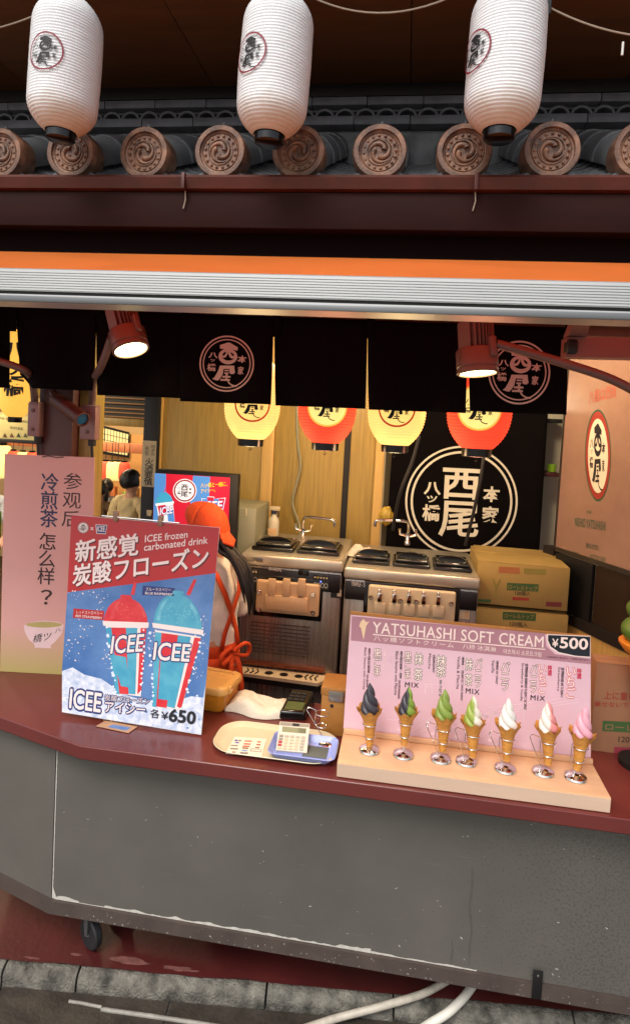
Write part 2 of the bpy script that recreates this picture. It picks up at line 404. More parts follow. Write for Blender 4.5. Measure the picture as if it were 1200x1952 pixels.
basis = Matrix((Vector((1,0,0)), dirv, nrm)).transposed().to_4x4()
for c in range(-6, 5):
    X = x0+c*TS; jit = random.uniform(-.006, .006)
    cz = RZ+random.uniform(-.004, .004); up = Vector((X, EY, cz))
    rep('end_tile', me_cap, Matrix.Translation(up+Vector((0, -.030, 0))) @ Matrix.Rotation(random.uniform(-.06,.06), 4, 'Z') @ Matrix.Rotation(random.uniform(-.6,.6), 4, 'Y'), roof)
    rep('swirl_relief', me_relief, Matrix.Translation(up+Vector((0, -.030, 0))) @ Matrix.Rotation(random.uniform(-3,3), 4, 'Y'), roof)
    for k in range(4):
        p = up + Vector((0, .066, 0)) + dirv*(.24*k-.01) + nrm*(-.004+.0015*(k % 2)) + Vector((jit, 0, 0))
        M4 = basis.copy(); M4.translation = p; rep('round_tile', me_barrel, M4, roof)
    MB().tube([up+nrm*RAD+dirv*.06, up+nrm*(RAD+.012)+dirv*.06], .004, 6).build('tile_nail', m_tile, roof)
    Xp = X+TS/2
    for k in range(7):
        p = Vector((Xp, EY+.03, RZ-.045)) + dirv*(.105*k) + nrm*(.001*k)
        M4 = basis.copy(); M4.translation = p; rep('pan_tile', me_pan, M4, roof)
    rep('drip_tile', me_drip, Matrix.Translation((Xp, EY+.015, RZ-.045)), roof)
# ridge courses
ridge = thing('roof_ridge', 'grey ridge of flat tiles with a row of half round arches below the upper wall', 'ridge', (-.2, RY, 3.4))
zr = [P(600, y, RY).z for y in (247, 228, 207, 190)]
me_flat = mesh_of(MB().rbox(-.138, .138, -.04, .12, 0, zr[1]-zr[0]-.006, .004), m_tile2)
me_flat2 = mesh_of(MB().rbox(-.138, .138, -.035, .12, 0, zr[3]-zr[2]-.004, .004), m_tile2)
for k in range(22):
    rep('flat_tile', me_flat, Matrix.Translation((-3.0+k*.279, RY-.012, zr[0]+random.uniform(0,.002))), ridge)
    rep('flat_tile', me_flat2, Matrix.Translation((-2.94+k*.279, RY, zr[2]+random.uniform(0,.002))), ridge)
h = zr[2]-zr[1]
arch = MB(); pts = [(.052*math.cos(math.pi*i/10), .0, (h-.008)*math.sin(math.pi*i/10)) for i in range(11)]
a2 = [(.040*math.cos(math.pi*i/10), .0, (h-.020)*math.sin(math.pi*i/10)) for i in range(11)]
vs = [Vector((x, y, z)) for y in (0, .1) for x, _, z in pts]+[Vector((x, y, z)) for y in (0, .1) for x, _, z in a2]
W = 11
arch.add(vs, [(i, i+1, W+i+1, W+i) for i in range(10)]+[(2*W+i, 3*W+i, 3*W+i+1, 2*W+i+1) for i in range(10)]+[(i, 2*W+i, 2*W+i+1, i+1) for i in range(10)]+[(W+i, W+i+1, 3*W+i+1, 3*W+i) for i in range(10)])
me_arch = mesh_of(arch, m_tile2)
for k in range(58): rep('arch_tile', me_arch, Matrix.Translation((-3.0+k*.104, RY-.02, zr[1]-.001)), ridge)
MB().box(-3.2, 3, RY+.06, RY+.158, zr[1]-.01, zr[2]+.01).build('ridge_core', m_black, ridge)
MB().box(-3.2, 3, RY+.02, RY+.158, 3.25, zr[0]-.001).build('ridge_base', m_tile, ridge)
# ================================================================ white lanterns
def lantern_mesh(prof, ribs, per, amp, n=40):
    """prof(t)->(r,z), t from 0 bottom to 1 top"""
    N = ribs*per; out = []
    for i in range(N+1):
        t = i/N; r_, z = prof(t); ph = (i % per)/per
        out.append((r_*(1-amp)+amp*r_*(1-abs(2*ph-1)) if amp else r_, z))
    return MB().lathe(out, n=n, cap=False)
def wrap_crest(VF, prof, az, z0, rad, off, tshift=0):
    """wrap flat outlines (unit circle) round a lantern; az=0 faces the street (-Y)"""
    V, Fc = split_tris(VF[0], VF[1], .12)
    zs = [prof(i/200) for i in range(201)]
    def rz(z): return min(zs, key=lambda q: abs(q[1]-z))[0]
    vs = []
    for q in V:
        z = z0+q.y*rad; r_ = rz(z); a = az + q.x*rad/r_
        vs.append(Vector(((r_+off)*math.sin(a), -(r_+off)*math.cos(a), z)))
    return MB().add(vs, Fc)
H = .468; RW = .127
def wprof(t):
    z = t*H
    e = min(t, 1-t); k = 1-(max(0, .22-e)/.22)**2.4*(.52 if t < .5 else .45)
    return RW*(.955+.045*math.sin(math.pi*min(1, t*1.05)))*k, z
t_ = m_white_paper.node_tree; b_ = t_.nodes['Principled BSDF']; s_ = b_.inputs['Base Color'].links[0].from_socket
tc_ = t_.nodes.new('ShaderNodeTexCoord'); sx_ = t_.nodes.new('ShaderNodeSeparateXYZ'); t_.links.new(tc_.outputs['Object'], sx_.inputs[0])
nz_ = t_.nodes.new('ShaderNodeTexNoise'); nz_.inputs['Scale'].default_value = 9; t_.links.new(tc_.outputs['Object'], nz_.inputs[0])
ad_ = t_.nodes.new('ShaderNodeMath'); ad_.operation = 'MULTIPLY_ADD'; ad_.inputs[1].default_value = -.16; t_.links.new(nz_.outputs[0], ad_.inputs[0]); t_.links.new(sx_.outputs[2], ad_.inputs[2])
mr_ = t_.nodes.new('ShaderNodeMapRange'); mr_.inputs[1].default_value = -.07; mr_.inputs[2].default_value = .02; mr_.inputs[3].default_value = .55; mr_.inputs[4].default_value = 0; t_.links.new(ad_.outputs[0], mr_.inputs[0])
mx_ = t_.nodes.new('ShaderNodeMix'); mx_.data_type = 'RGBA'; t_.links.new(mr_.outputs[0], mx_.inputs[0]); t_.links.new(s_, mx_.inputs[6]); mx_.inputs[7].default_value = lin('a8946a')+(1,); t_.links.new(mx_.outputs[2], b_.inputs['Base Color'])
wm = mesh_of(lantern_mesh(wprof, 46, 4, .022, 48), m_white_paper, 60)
LY = .25
def white_lantern(px, pyb, az, label, tilt):
    b = P(px, pyb, LY); t = thing('paper_lantern', label, 'lantern', b, 'white lanterns under the upper eave')
    Mt = Matrix.Translation(b) @ Matrix.Rotation(tilt, 4, 'Y')
    def part(name, mb, M): 
        return rep(name, mesh_of(mb, M, 50), Mt, t)
    me_ = wm.copy()
    for v_ in me_.vertices:
        k_ = 1+.016*noise.noise(Vector((v_.co.x*9, v_.co.y*9, v_.co.z*7+px)))+.006*noise.noise(Vector((v_.co.x*30, v_.co.y*30, v_.co.z*50+px)))
        v_.co.x *= k_; v_.co.y *= k_
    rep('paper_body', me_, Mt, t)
    part('base_ring', MB().lathe([(.047,-.030),(.052,-.026),(.052,.006),(.046,.008),(.044,-.02),(.001,-.02)], n=28), m_lacquer)
    part('top_ring', MB().lathe([(.05, H-.004),(.054,H),(.054,H+.03),(.048,H+.03),(.046,H+.004)], n=28, cap=False), m_lacquer)
    part('hanger', MB().tube([(-.05,0,H+.02),(-.045,0,H+.10),(0,0,H+.13),(.045,0,H+.10),(.05,0,H+.02)], .003, 6), m_wire)
    cz = H*.478; rd = .066
    part('crest_ring', wrap_crest(ring2d(1, .91), wprof, az, cz, rd, .0048), m_redink)
    part('crest', wrap_crest(([(x*.93, y*.93) for x, y in CREST[0]], CREST[1]), wprof, az, cz, rd, .0050), m_ink)
    return t
white_lantern(116, 252, R(-2), 'white paper lantern hanging highest on the left, crest facing the street', R(2.6))
white_lantern(513, 258, R(-30), 'white paper lantern hanging between the other two, crest turned to the left', R(2.2))
white_lantern(951, 250, R(-57), 'white paper lantern on the right beside the cable clip, crest turned away', R(1.0))
# wires
def sag(a, b, d, n=14): return [a.lerp(b, i/n)-Vector((0, 0, d*4*(i/n)*(1-i/n))) for i in range(n+1)]
wire = thing('lantern_cable', 'thin pale cable sagging between the white lanterns under the soffit', 'cable', P(600, 0, .3))
for a, b, d in (((-40,60),(90,18),.01),((195,-40),(440,-30),.05),((440,-30),(560,-18),.01),((590,-8),(905,-30),.075),((1040,10),(1240,70),.02)):
    MB().tube(sag(P(*a, .3), P(*b, .3), d), .0032, 6).build('cable', m_wire, wire)
q = P(1186, 90, .3); MB().tube([q+Vector((0,0,.018)), q-Vector((0,0,.025))], .004, 6).build('cable_tie', mat('white_plastic', 'd0cec8', .4), wire)
q = P(1039, 10, .29); MB().rbox(q.x-.018, q.x+.018, q.y-.015, q.y+.015, q.z-.035, q.z+.03, .004).build('cable_clip', m_black, wire)
# ================================================================ awning
aw = thing('awning', 'orange fabric awning with silver grooved front bar across the stall', 'awning', (-.2, -.5, 2.33))
AY = -.50
def zy(py, Y=AY): return P(600, py, Y).z
zt, zg1, zg2, zb = zy(523), zy(569), zy(577), zy(592)
SL = (P(1200, 542, AY).z-P(0, 506, AY).z)                      # bar is level in the world
pr = [(AY+.07, zt-.004), (AY+.07, zt), (AY+.004, zt), (AY, zt-.003)]
ng = 8; 
for i in range(ng):
    za = zt-.006-(zt-.006-zg1)*i/ng; zc = zt-.006-(zt-.006-zg1)*(i+1)/ng
    pr += [(AY, za), (AY, zc+.0022), (AY+.0035, zc+.0018), (AY+.0035, zc)]
pr += [(AY+.022, zg1), (AY+.022, zg2), (AY-.004, zg2), (AY-.004, zb+.004), (AY, zb), (AY+.09, zb), (AY+.09, zt-.004)]
MB().prism([(-2.4, y, z) for y, z in pr], (4.6, 0, 0)).build('front_bar', m_alu, aw, 20)
MB().rbox(-2.4, 2.2, AY-.010, AY-.0045, zb-.001, zg2-.004, .002).build('lower_trim', m_alu2, aw)
MB().box(-2.4, 2.2, AY+.012, AY+.0195, zg2+.0005, zg1-.0005).build('gap_shade', m_black, aw, 0)  # black insert standing in for the shade inside the bar's gap
# translucent orange cloth
m_cloth = mat('orange_awning_cloth', 'ec8232', .7, var=.08, vs=3, bump=.05, bs=200)
t_ = m_cloth.node_tree; b_ = t_.nodes['Principled BSDF']; out = t_.nodes['Material Output']
tl = t_.nodes.new('ShaderNodeBsdfTranslucent'); tl.inputs[0].default_value = lin('f0401c')+(1,)
ms = t_.nodes.new('ShaderNodeMixShader'); ms.inputs[0].default_value = .5
t_.links.new(b_.outputs[0], ms.inputs[1]); t_.links.new(tl.outputs[0], ms.inputs[2]); t_.links.new(ms.outputs[0], out.inputs[0])
zback = P(600, 490, .44).z
def cl(u, v):
    x = -2.4+4.6*u; y = AY+.05+(.44-AY-.05)*v; z = zt-.004+(zback-zt+.004)*v
    z += .014*math.sin(v*math.pi)*math.sin(x*1.9+.6)+.005*math.sin(v*math.pi)*math.sin(x*11+y*14)+.006*noise.noise(Vector((x*2, y*3, 1)))*math.sin(v*math.pi)
    return Vector((x, y, z))
MB().grid(cl, 60, 14).build('fabric', m_cloth, aw, 60)
MB().rbox(-2.4, 2.2, .43, .56, zback-.06, zback-.006, .01).build('cassette', m_black, aw)
# folding arm on the right
m_armp = mat('red_brown_arm_paint', '8a5a52', .42, .2, var=.1)
el = P(1096, 658, .02); pe = P(1260, 662, .02); fr = P(1112, 600, AY+.12)
pa = Plane((0, .02, 0), (0, 1, 0))
c4 = [pa.hit(1080, 642), pa.hit(1260, 643), pa.hit(1260, 684), pa.hit(1078, 680)]
MB().quadslab(*c4, Vector((0, .07, 0))).build('arm', m_armp, aw)
a, b = P(1083, 640, .02), P(1118, 642, .02)
t1, t2 = P(1100, 600, AY+.2), P(1128, 600, AY+.2)
MB().add([a, b, t2, t1, a+Vector((0,.07,.003)), b+Vector((0,.07,.003)), t2+Vector((0,.0,.05)), t1+Vector((0,.0,.05))], [(0,1,2,3),(7,6,5,4),(0,3,7,4),(1,5,6,2),(3,2,6,7),(0,4,5,1)]).build('forearm', m_armp, aw)
MB().rbox(*pbox(1081, 646, 1102, 674, .004, .06), .008).build('elbow_joint', m_black, aw)
# ================================================================ shop shell behind the counter
NY = .62; BW = 1.95
m_ply = mat('honey_wood_panel', 'a08440', .45, var=.24, vs=5, stretch=(14,14,.6), bump=.05)
m_batten = mat('pale_wood_batten', 'c9a25c', .45, var=.15, vs=5, stretch=(14,14,.6))
m_whitewall = mat('cream_wall', 'c9c2ae', .7, var=.06)
wall = thing('panelled_back_wall', 'honey coloured wood panel wall with pale battens behind the ice cream machines', 'wall', P(520, 1000, BW))
def wz(py): return P(520, py, BW).z
for a, b, M, dy in ((303,496,m_ply,0),(520,652,m_ply,.0),(664,712,m_ply,.0)):
    x = pbox(a, 900, b, 950, BW, BW+.03); MB().rbox(x[0], x[1], BW+dy, BW+.03, .0, 2.75, .002).build('panel', M, wall)
for a, b in ((497,519),(712,729),(300,306)):
    x = pbox(a, 900, b, 950, BW, BW+.03); MB().rbox(x[0], x[1], BW-.022, BW+.03, .0, 2.75, .003).build('batten', m_batten, wall)
x = pbox(652, 900, 664, 950, BW, BW+.03); MB().box(x[0], x[1], BW+.012, BW+.03, 0, 2.75).build('shadow_gap', m_black, wall)
x = pbox(729, 900, 1250, 950, BW, BW+.03); MB().box(x[0], x[1]+1.2, BW+.3, BW+.36, 0, 2.75).build('side_panel', m_whitewall, wall)
rw = thing('right_wall', 'cream inner wall strip beside the black crest curtain', 'wall', (1.9, 1.5, 0)); 
MB().box(1.9, 1.96, .5, BW+.3, 0, 2.75).build('wall_face', m_whitewall, rw)
ceil = thing('stall_ceiling', 'dark stall ceiling hidden behind the short curtain', 'ceiling', (-.2, 1.2, 2.75))
MB().box(-2.6, 1.96, NY+.1, BW+.36, 2.752, 2.80).build('ceiling_board', m_darkwood, ceil)
for y in (NY+.3, 1.2, 1.65): MB().rbox(-2.6, 1.9, y, y+.07, 2.68, 2.751, .004).build('ceiling_beam', m_darkwood, ceil)
# ================================================================ counter
T = .90
m_top = mat('maroon_counter_top', '5e2420', .3, var=.12, vs=4, bump=.04, bs=30, coat=.15)
m_panel = mat('grey_counter_panel', '5a5650', .30, var=.16, vs=2.2, bump=.02, bs=9)
m_rail = mat('brown_grey_rail', '4a3f39', .5, var=.2, vs=9, bump=.15, bs=60)
m_chip = mat('bare_chipped_paint', 'b9b4aa', .7, var=.2, vs=60)
m_rubber = mat('black_rubber', '1a1a1c', .6)
# speckled dirt on the right of the front panel: a stain with its own shape
nt2 = m_panel.node_tree; b2 = nt2.nodes['Principled BSDF']; lk = b2.inputs['Base Color'].links[0].from_socket
tc = nt2.nodes.new('ShaderNodeTexCoord'); sp = nt2.nodes.new('ShaderNodeSeparateXYZ'); nt2.links.new(tc.outputs['Object'], sp.inputs[0])
vz = nt2.nodes.new('ShaderNodeTexNoise'); vz.inputs['Scale'].default_value = 120; vz.inputs['Detail'].default_value = 2; nt2.links.new(tc.outputs['Object'], vz.inputs[0])
big = nt2.nodes.new('ShaderNodeTexNoise'); big.inputs['Scale'].default_value = 5; nt2.links.new(tc.outputs['Object'], big.inputs[0])
mr1 = nt2.nodes.new('ShaderNodeMapRange'); mr1.inputs[1].default_value = .25; mr1.inputs[2].default_value = .95; nt2.links.new(sp.outputs[0], mr1.inputs[0])
ad = nt2.nodes.new('ShaderNodeMath'); ad.operation = 'MULTIPLY_ADD'; ad.inputs[1].default_value = .17; ad.inputs[2].default_value = .352
nt2.links.new(mr1.outputs[0], ad.inputs[0])
mb_ = nt2.nodes.new('ShaderNodeMath'); mb_.operation = 'MULTIPLY_ADD'; mb_.inputs[1].default_value = .12; nt2.links.new(big.outputs[0], mb_.inputs[0]); nt2.links.new(ad.outputs[0], mb_.inputs[2])
ltn = nt2.nodes.new('ShaderNodeMath'); ltn.operation = 'LESS_THAN'; nt2.links.new(vz.outputs[0], ltn.inputs[0]); 
sb = nt2.nodes.new('ShaderNodeMath'); sb.operation = 'SUBTRACT'; sb.inputs[1].default_value = .115; nt2.links.new(mb_.outputs[0], sb.inputs[0]); nt2.links.new(sb.outputs[0], ltn.inputs[1])
mx2 = nt2.nodes.new('ShaderNodeMix'); mx2.data_type = 'RGBA'; nt2.links.new(lk, mx2.inputs[6]); mx2.inputs[7].default_value = lin('45423e')+(1,)
ml = nt2.nodes.new('ShaderNodeMath'); ml.operation = 'MULTIPLY'; ml.inputs[1].default_value = .55; nt2.links.new(ltn.outputs[0], ml.inputs[0]); nt2.links.new(ml.outputs[0], mx2.inputs[0]); nt2.links.new(mx2.outputs[2], b2.inputs['Base Color'])
ctr = thing('service_counter', 'wheeled service counter with maroon top and scuffed grey front', 'counter', (-.2, .3, 0))
cA = Vector((-1.04, -.012, T)); cL = Q(-200, 1295, T)
top = [cA, Vector((1.6, -.012, T)), Vector((1.6, .52, T)), Vector((-.55, .52, T)), Vector((-1.3, .60, T)), Vector((cL.x+.1, .80, T)), cL]
bm = MB(); bm.prism([p-Vector((0,0,.05)) for p in top], (0,0,.05)); o = bm.build('counter_top', m_top, ctr, 30)
bv = o.modifiers.new('bevel', 'BEVEL'); bv.width = .004; bv.segments = 2
PYF = .10
pc = P(103, 1600, PYF); pcx = P(100, 1640, PYF).x
zr0, zr1 = .186, .237                                        # bottom rail
side = (cL-cA); side.z = 0; side.normalize(); far = Vector((pcx, PYF, 0))+side*1.0
MB().prism([(pcx+.003, PYF, zr1), (1.6, PYF, zr1), (1.6, PYF+.02, zr1), (pcx+.003, PYF+.02, zr1)], (0,0,T-.051-zr1)).build('front_panel', m_panel, ctr, 0)
a = Vector((pcx-.001, PYF, 0)); nrm2 = Vector((-side.y, side.x, 0)); nrm2 = nrm2 if nrm2.y > 0 else -nrm2
MB().prism([a+Vector((0,0,zr1)), far+Vector((0,0,zr1)), far+nrm2*.02+Vector((0,0,zr1)), a+nrm2*.02+Vector((0,0,zr1))], (0,0,T-.051-zr1)).build('side_panel', m_panel, ctr, 0)
yo = .012
MB().prism([(pcx-.004, PYF-yo, zr0), (1.6, PYF-yo, zr0), (1.6, PYF+.03, zr0), (pcx+.01, PYF+.03, zr0)], (0,0,zr1-zr0-.001)).build('bottom_rail', m_rail, ctr, 0)
a = Vector((pcx-.0045, PYF-yo, 0)); fr_ = far-nrm2*yo
MB().prism([a+Vector((0,0,zr0)), fr_+Vector((0,0,zr0)), fr_+nrm2*.04+Vector((0,0,zr0)), a+nrm2*.04+Vector((0,0,zr0))], (0,0,zr1-zr0-.001)).build('bottom_rail', m_rail, ctr, 0)
MB().box(pcx+.05, 1.6, PYF+.04, .5, zr0+.01, zr0+.03).build('base_board', m_darkwood, ctr, 0)
MB().box(pcx+.05, 1.6, .49, .5, zr0+.031, T-.06).build('back_panel', m_darkwood, ctr, 0)
# chipped edges: ragged bare strips where paint has come off
fp = Plane((0, PYF, 0), (0, 1, 0)); rp = Plane((0, PYF-yo, 0), (0, 1, 0))
def chip(pl, pts, off=.0012):
    art(pl, [pts], 'paint_chip', m_chip, ctr, off)
rnd = random.Random(3)
def ragged(pl, x0, y0, x1, y1, w, n):
    up = []; lo = []
    for i in range(n+1):
        t = i/n; x = x0+(x1-x0)*t; y = y0+(y1-y0)*t; k = w*(.12+max(0, noise.noise(Vector((x*.035, y*.02, 5.5)))+.25)*1.1+rnd.uniform(0,.25))
        up.append((x, y-k)); lo.append((x, y+1))
    chip(pl, up+lo[::-1])
zl = lambda X: None
def pxof(p):
    d = Vector(p)-EYE; w_ = d.dot(fw); return (600+F*d.dot(rt)/w_, PPY+F*d.dot(dn)/w_)
q0, q1 = pxof((pcx+.01, PYF, zr1+.001)), pxof((.35, PYF, zr1+.001))
xs = [q0[0]+(q1[0]-q0[0])*t for t in (0, .06, .12, .45, .75, 1)]
for i, w_ in enumerate((6, 1, 6, 7, 3)):
    f0, f1 = (xs[i]-q0[0])/(q1[0]-q0[0]), (xs[i+1]-q0[0])/(q1[0]-q0[0])
    ragged(fp, xs[i], q0[1]+(q1[1]-q0[1])*f0, xs[i+1], q0[1]+(q1[1]-q0[1])*f1, w_, 46)
u0, u1 = pxof((pcx+.004, PYF, T-.06)), pxof((pcx+.004, PYF, zr1+.001))
L_ = []; R_ = []
for i in range(70):
    t = i/69; k = .5+.9*abs(noise.noise(Vector((t*25, 1, 2))))+(7*(t-.93)/.07 if t > .93 else 0)
    x = u0[0]+(u1[0]-u0[0])*t; y = u0[1]+(u1[1]-u0[1])*t; L_.append((x-.6, y)); R_.append((x+k+.5, y))
chip(fp, L_+R_[::-1], .0014)
for i in range(70):
    x = rnd.uniform(120, 1180); y = rnd.uniform(1530, 1880)
    if y > 1700+(x-100)*.17: continue
    a_ = rnd.uniform(0, 3.1); l = rnd.uniform(.8, 2.2) if rnd.random() < .8 else rnd.uniform(3, 7); w_ = rnd.uniform(.5, 1.1)
    chip(fp, [(x-l*math.cos(a_), y-l*math.sin(a_)*.5), (x+w_*.6, y-w_), (x+l*math.cos(a_), y+l*math.sin(a_)*.5), (x-w_*.6, y+w_)])
for i in range(110):
    x, y = pxof((rnd.uniform(pcx+.01, .95), PYF-yo, rnd.choice((zr0+.006, rnd.uniform(zr0+.008, zr1-.008)))))
    l = rnd.uniform(.6, 1.8) if rnd.random() < .8 else rnd.uniform(2, 3.2); w_ = rnd.uniform(.3, .8); a_ = rnd.uniform(-.6, 2.2)
    chip(rp, [(x-l*math.cos(a_), y-l*math.sin(a_)), (x+w_, y-w_), (x+l*math.cos(a_), y+l*math.sin(a_)), (x-w_, y+w_)])
m_stain = mat('panel_stain', '4e4b46', .45, var=.2, vs=30); m_smudge = mat('panel_smudge', '625e58', .4, var=.15, vs=30)
def stain(x0, y0, x1, y1, w_, M, n=40, seed=0):
    L_ = []; R_ = []
    for i in range(n+1):
        t = i/n; k = w_*(.25+.9*abs(noise.noise(Vector((t*9, seed, 0)))))*math.sin(math.pi*min(1, t*1.02+.02))**.4; dx_ = w_*.8*noise.noise(Vector((t*4, seed+5, 2)))
        x, y = x0+(x1-x0)*t+dx_, y0+(y1-y0)*t; L_.append((x-k, y)); R_.append((x+k, y))
    art(fp, [L_+R_[::-1]], 'stain', M, ctr, .0006)
stain(900, 1655, 893, 1850, 5, m_stain, seed=1); stain(862, 1790, 859, 1852, 2.5, m_stain, seed=3)
for i in range(26):
    x, y = rnd.uniform(150, 1150), rnd.uniform(1560, 1850)
    if y > 1690+(x-100)*.17 or y < 1530+(x-100)*.13: continue
    l = rnd.uniform(10, 45); h_ = rnd.uniform(.5, 1.3); art(fp, [[(x-l, y-l*.15), (x, y-h_), (x+l, y+l*.16), (x, y+h_)]], 'scuff', m_smudge, ctr, .0005)
# black strap with bolt on the rail
st = MB().rbox(*pbox(1014, 1851, 1033, 1906, PYF-yo-.004, PYF-yo-.0005), .001); so_ = st.build('strap', m_black, ctr)
bp = P(1025, 1861, PYF-yo-.004); MB().lathe([(.004,0),(.0035,.002),(.0005,.003)], bp, 10, Matrix.Rotation(R(90),3,'X')).build('bolt', m_chrome, so_)
# castors
def castor(x, y, ang):
    r = .058; c = Vector((x, y, r+.001)); Mr = Matrix.Rotation(ang, 3, 'Z') @ Matrix.Rotation(R(90), 3, 'Y')
    w0 = MB().lathe([(r*.62,-.016),(r*.9,-.016),(r,-.010),(r,.010),(r*.9,.016),(r*.62,.016)], c, 28, Mr).build('castor_wheel', m_rubber, ctr)
    MB().lathe([(.001,-.017),(r*.62,-.012),(r*.62,.012),(.001,.017)], c, 20, Mr).build('wheel_hub', mat('grey_plastic','77787a',.4), w0)
    ax = Matrix.Rotation(ang, 3, 'Z') @ Vector((1,0,0))
    for s in (-1, 1):
        MB().tube([c+ax*.021*s, c+ax*.021*s+Vector((0,.0,.05)), c+ax*.02*s+Vector((0,0,zr0+.005-r))], [.006,.011,.014], 8).build('castor_fork', m_alu2, w0)
    MB().rbox(x-.04, x+.04, y-.04, y+.04, zr0-.004, zr0+.012, .002).build('castor_plate', m_alu2, w0)
wq = Q(173, 1806, 0); castor(wq.x, wq.y, R(58)); castor(1.3, .2, R(10)); castor(wq.x, .44, R(-30))
# hoses and trim on the street
m_hose = mat('off_white_hose', 'b5ac9c', .5, var=.2, vs=30)
def bez(pts, n=10):
    out = []; p = [pts[0]]+pts+[pts[-1]]
    for i in range(1, len(p)-2):
        for k in range(n):
            t = k/n; a, b, c, d = p[i-1], p[i], p[i+1], p[i+2]
            out.append(.5*((2*b)+(c-a)*t+(2*a-5*b+4*c-d)*t*t+(3*b-a-3*c+d)*t**3))
    return out+[pts[-1]]
hp = [(.42,.50,.012), (.30,.30,.014), (.20,.20,.018), (.02,.09,-.01), (-.30,-.03,-.10), (-.70,-.10,-.112)]
pts = [Q(860,1865,.02), Q(835,1880,.018), Q(800,1897,.016), Q(720,1921,.0), Q(640,1942,-.035), Q(540,1975,-.045), Q(440,2010,-.048)]
tag(MB().tube(bez(pts), .0125, 12).build('hose', m_hose), 'pale hose coming out under the counter, the left one of the pair', 'hose', 'hoses under the counter')
pts = [Q(905,1872,.02), Q(893,1890,.018), Q(878,1908,.014), Q(852,1932,.0), Q(815,1955,-.03), Q(770,1985,-.043), Q(700,2020,-.045)]
tag(MB().tube(bez(pts), .015, 12).build('hose', mat('white_hose', 'd5cfc2', .5, var=.1), None), 'thicker white hose coming out under the counter, the right one of the pair', 'hose', 'hoses under the counter')
m_trim = mat('white_plastic_trim', '8a867c', .55, var=.3, vs=30)
for nm, a, b, c_, d_ in (('left', (133,1907), (195,1918), .011, 'short white plastic trim strip lying at the foot of the kerb'), ('right', (195,1921), (470,1962), .015, 'long white plastic trim strip lying along the gutter below the kerb')):
    A, B = Q(*a, -.06), Q(*b, -.06); dd = (B-A).normalized(); nn = Vector((dd.y, -dd.x, 0))*c_
    tag(MB().tube([A+nn*.5, A.lerp(B,.35)+nn*.5+Vector((0,0,.002)), A.lerp(B,.7)+nn*.42, B+nn*.5], c_*.5, 10).build('plastic_trim', m_trim), d_, 'trim')
# ================================================================ pillar, brackets, lamps, short curtain
m_pillar = mat('maroon_pillar_paint', '4c2119', .45, var=.18, vs=4, stretch=(6,6,.8))
pil = thing('pillar', 'maroon square timber pillar behind the tall pink board', 'pillar', P(120, 1200, .80))
x = pbox(74, 760, 138, 850, .80, 1); MB().rbox(x[0], x[1], .80, .98, 0, 2.75, .004).build('post', m_pillar, pil)
xx = pbox(138, 760, 178, 850, .86, 1); MB().rbox(x[1]+.001, xx[1], .86, .97, 0, 2.75, .003).build('backing_board', m_ply, pil)
for a_, b_ in ((54, 80), (150, 176)): 
    q = pbox(a_, 577, b_, 595, .72, .80); MB().rbox(*q, .003).build('head_block', m_bar, pil)
m_brk = mat('mauve_bracket_paint', '8d6a68', .42, .2, var=.08)
m_lamp = mat('bronze_lamp_paint', '7c625c', .4, .3, var=.1)
m_glow = mat('lamp_lens', 'fff2b0', .4, emit=9, ecol='fff0a8', var=0)
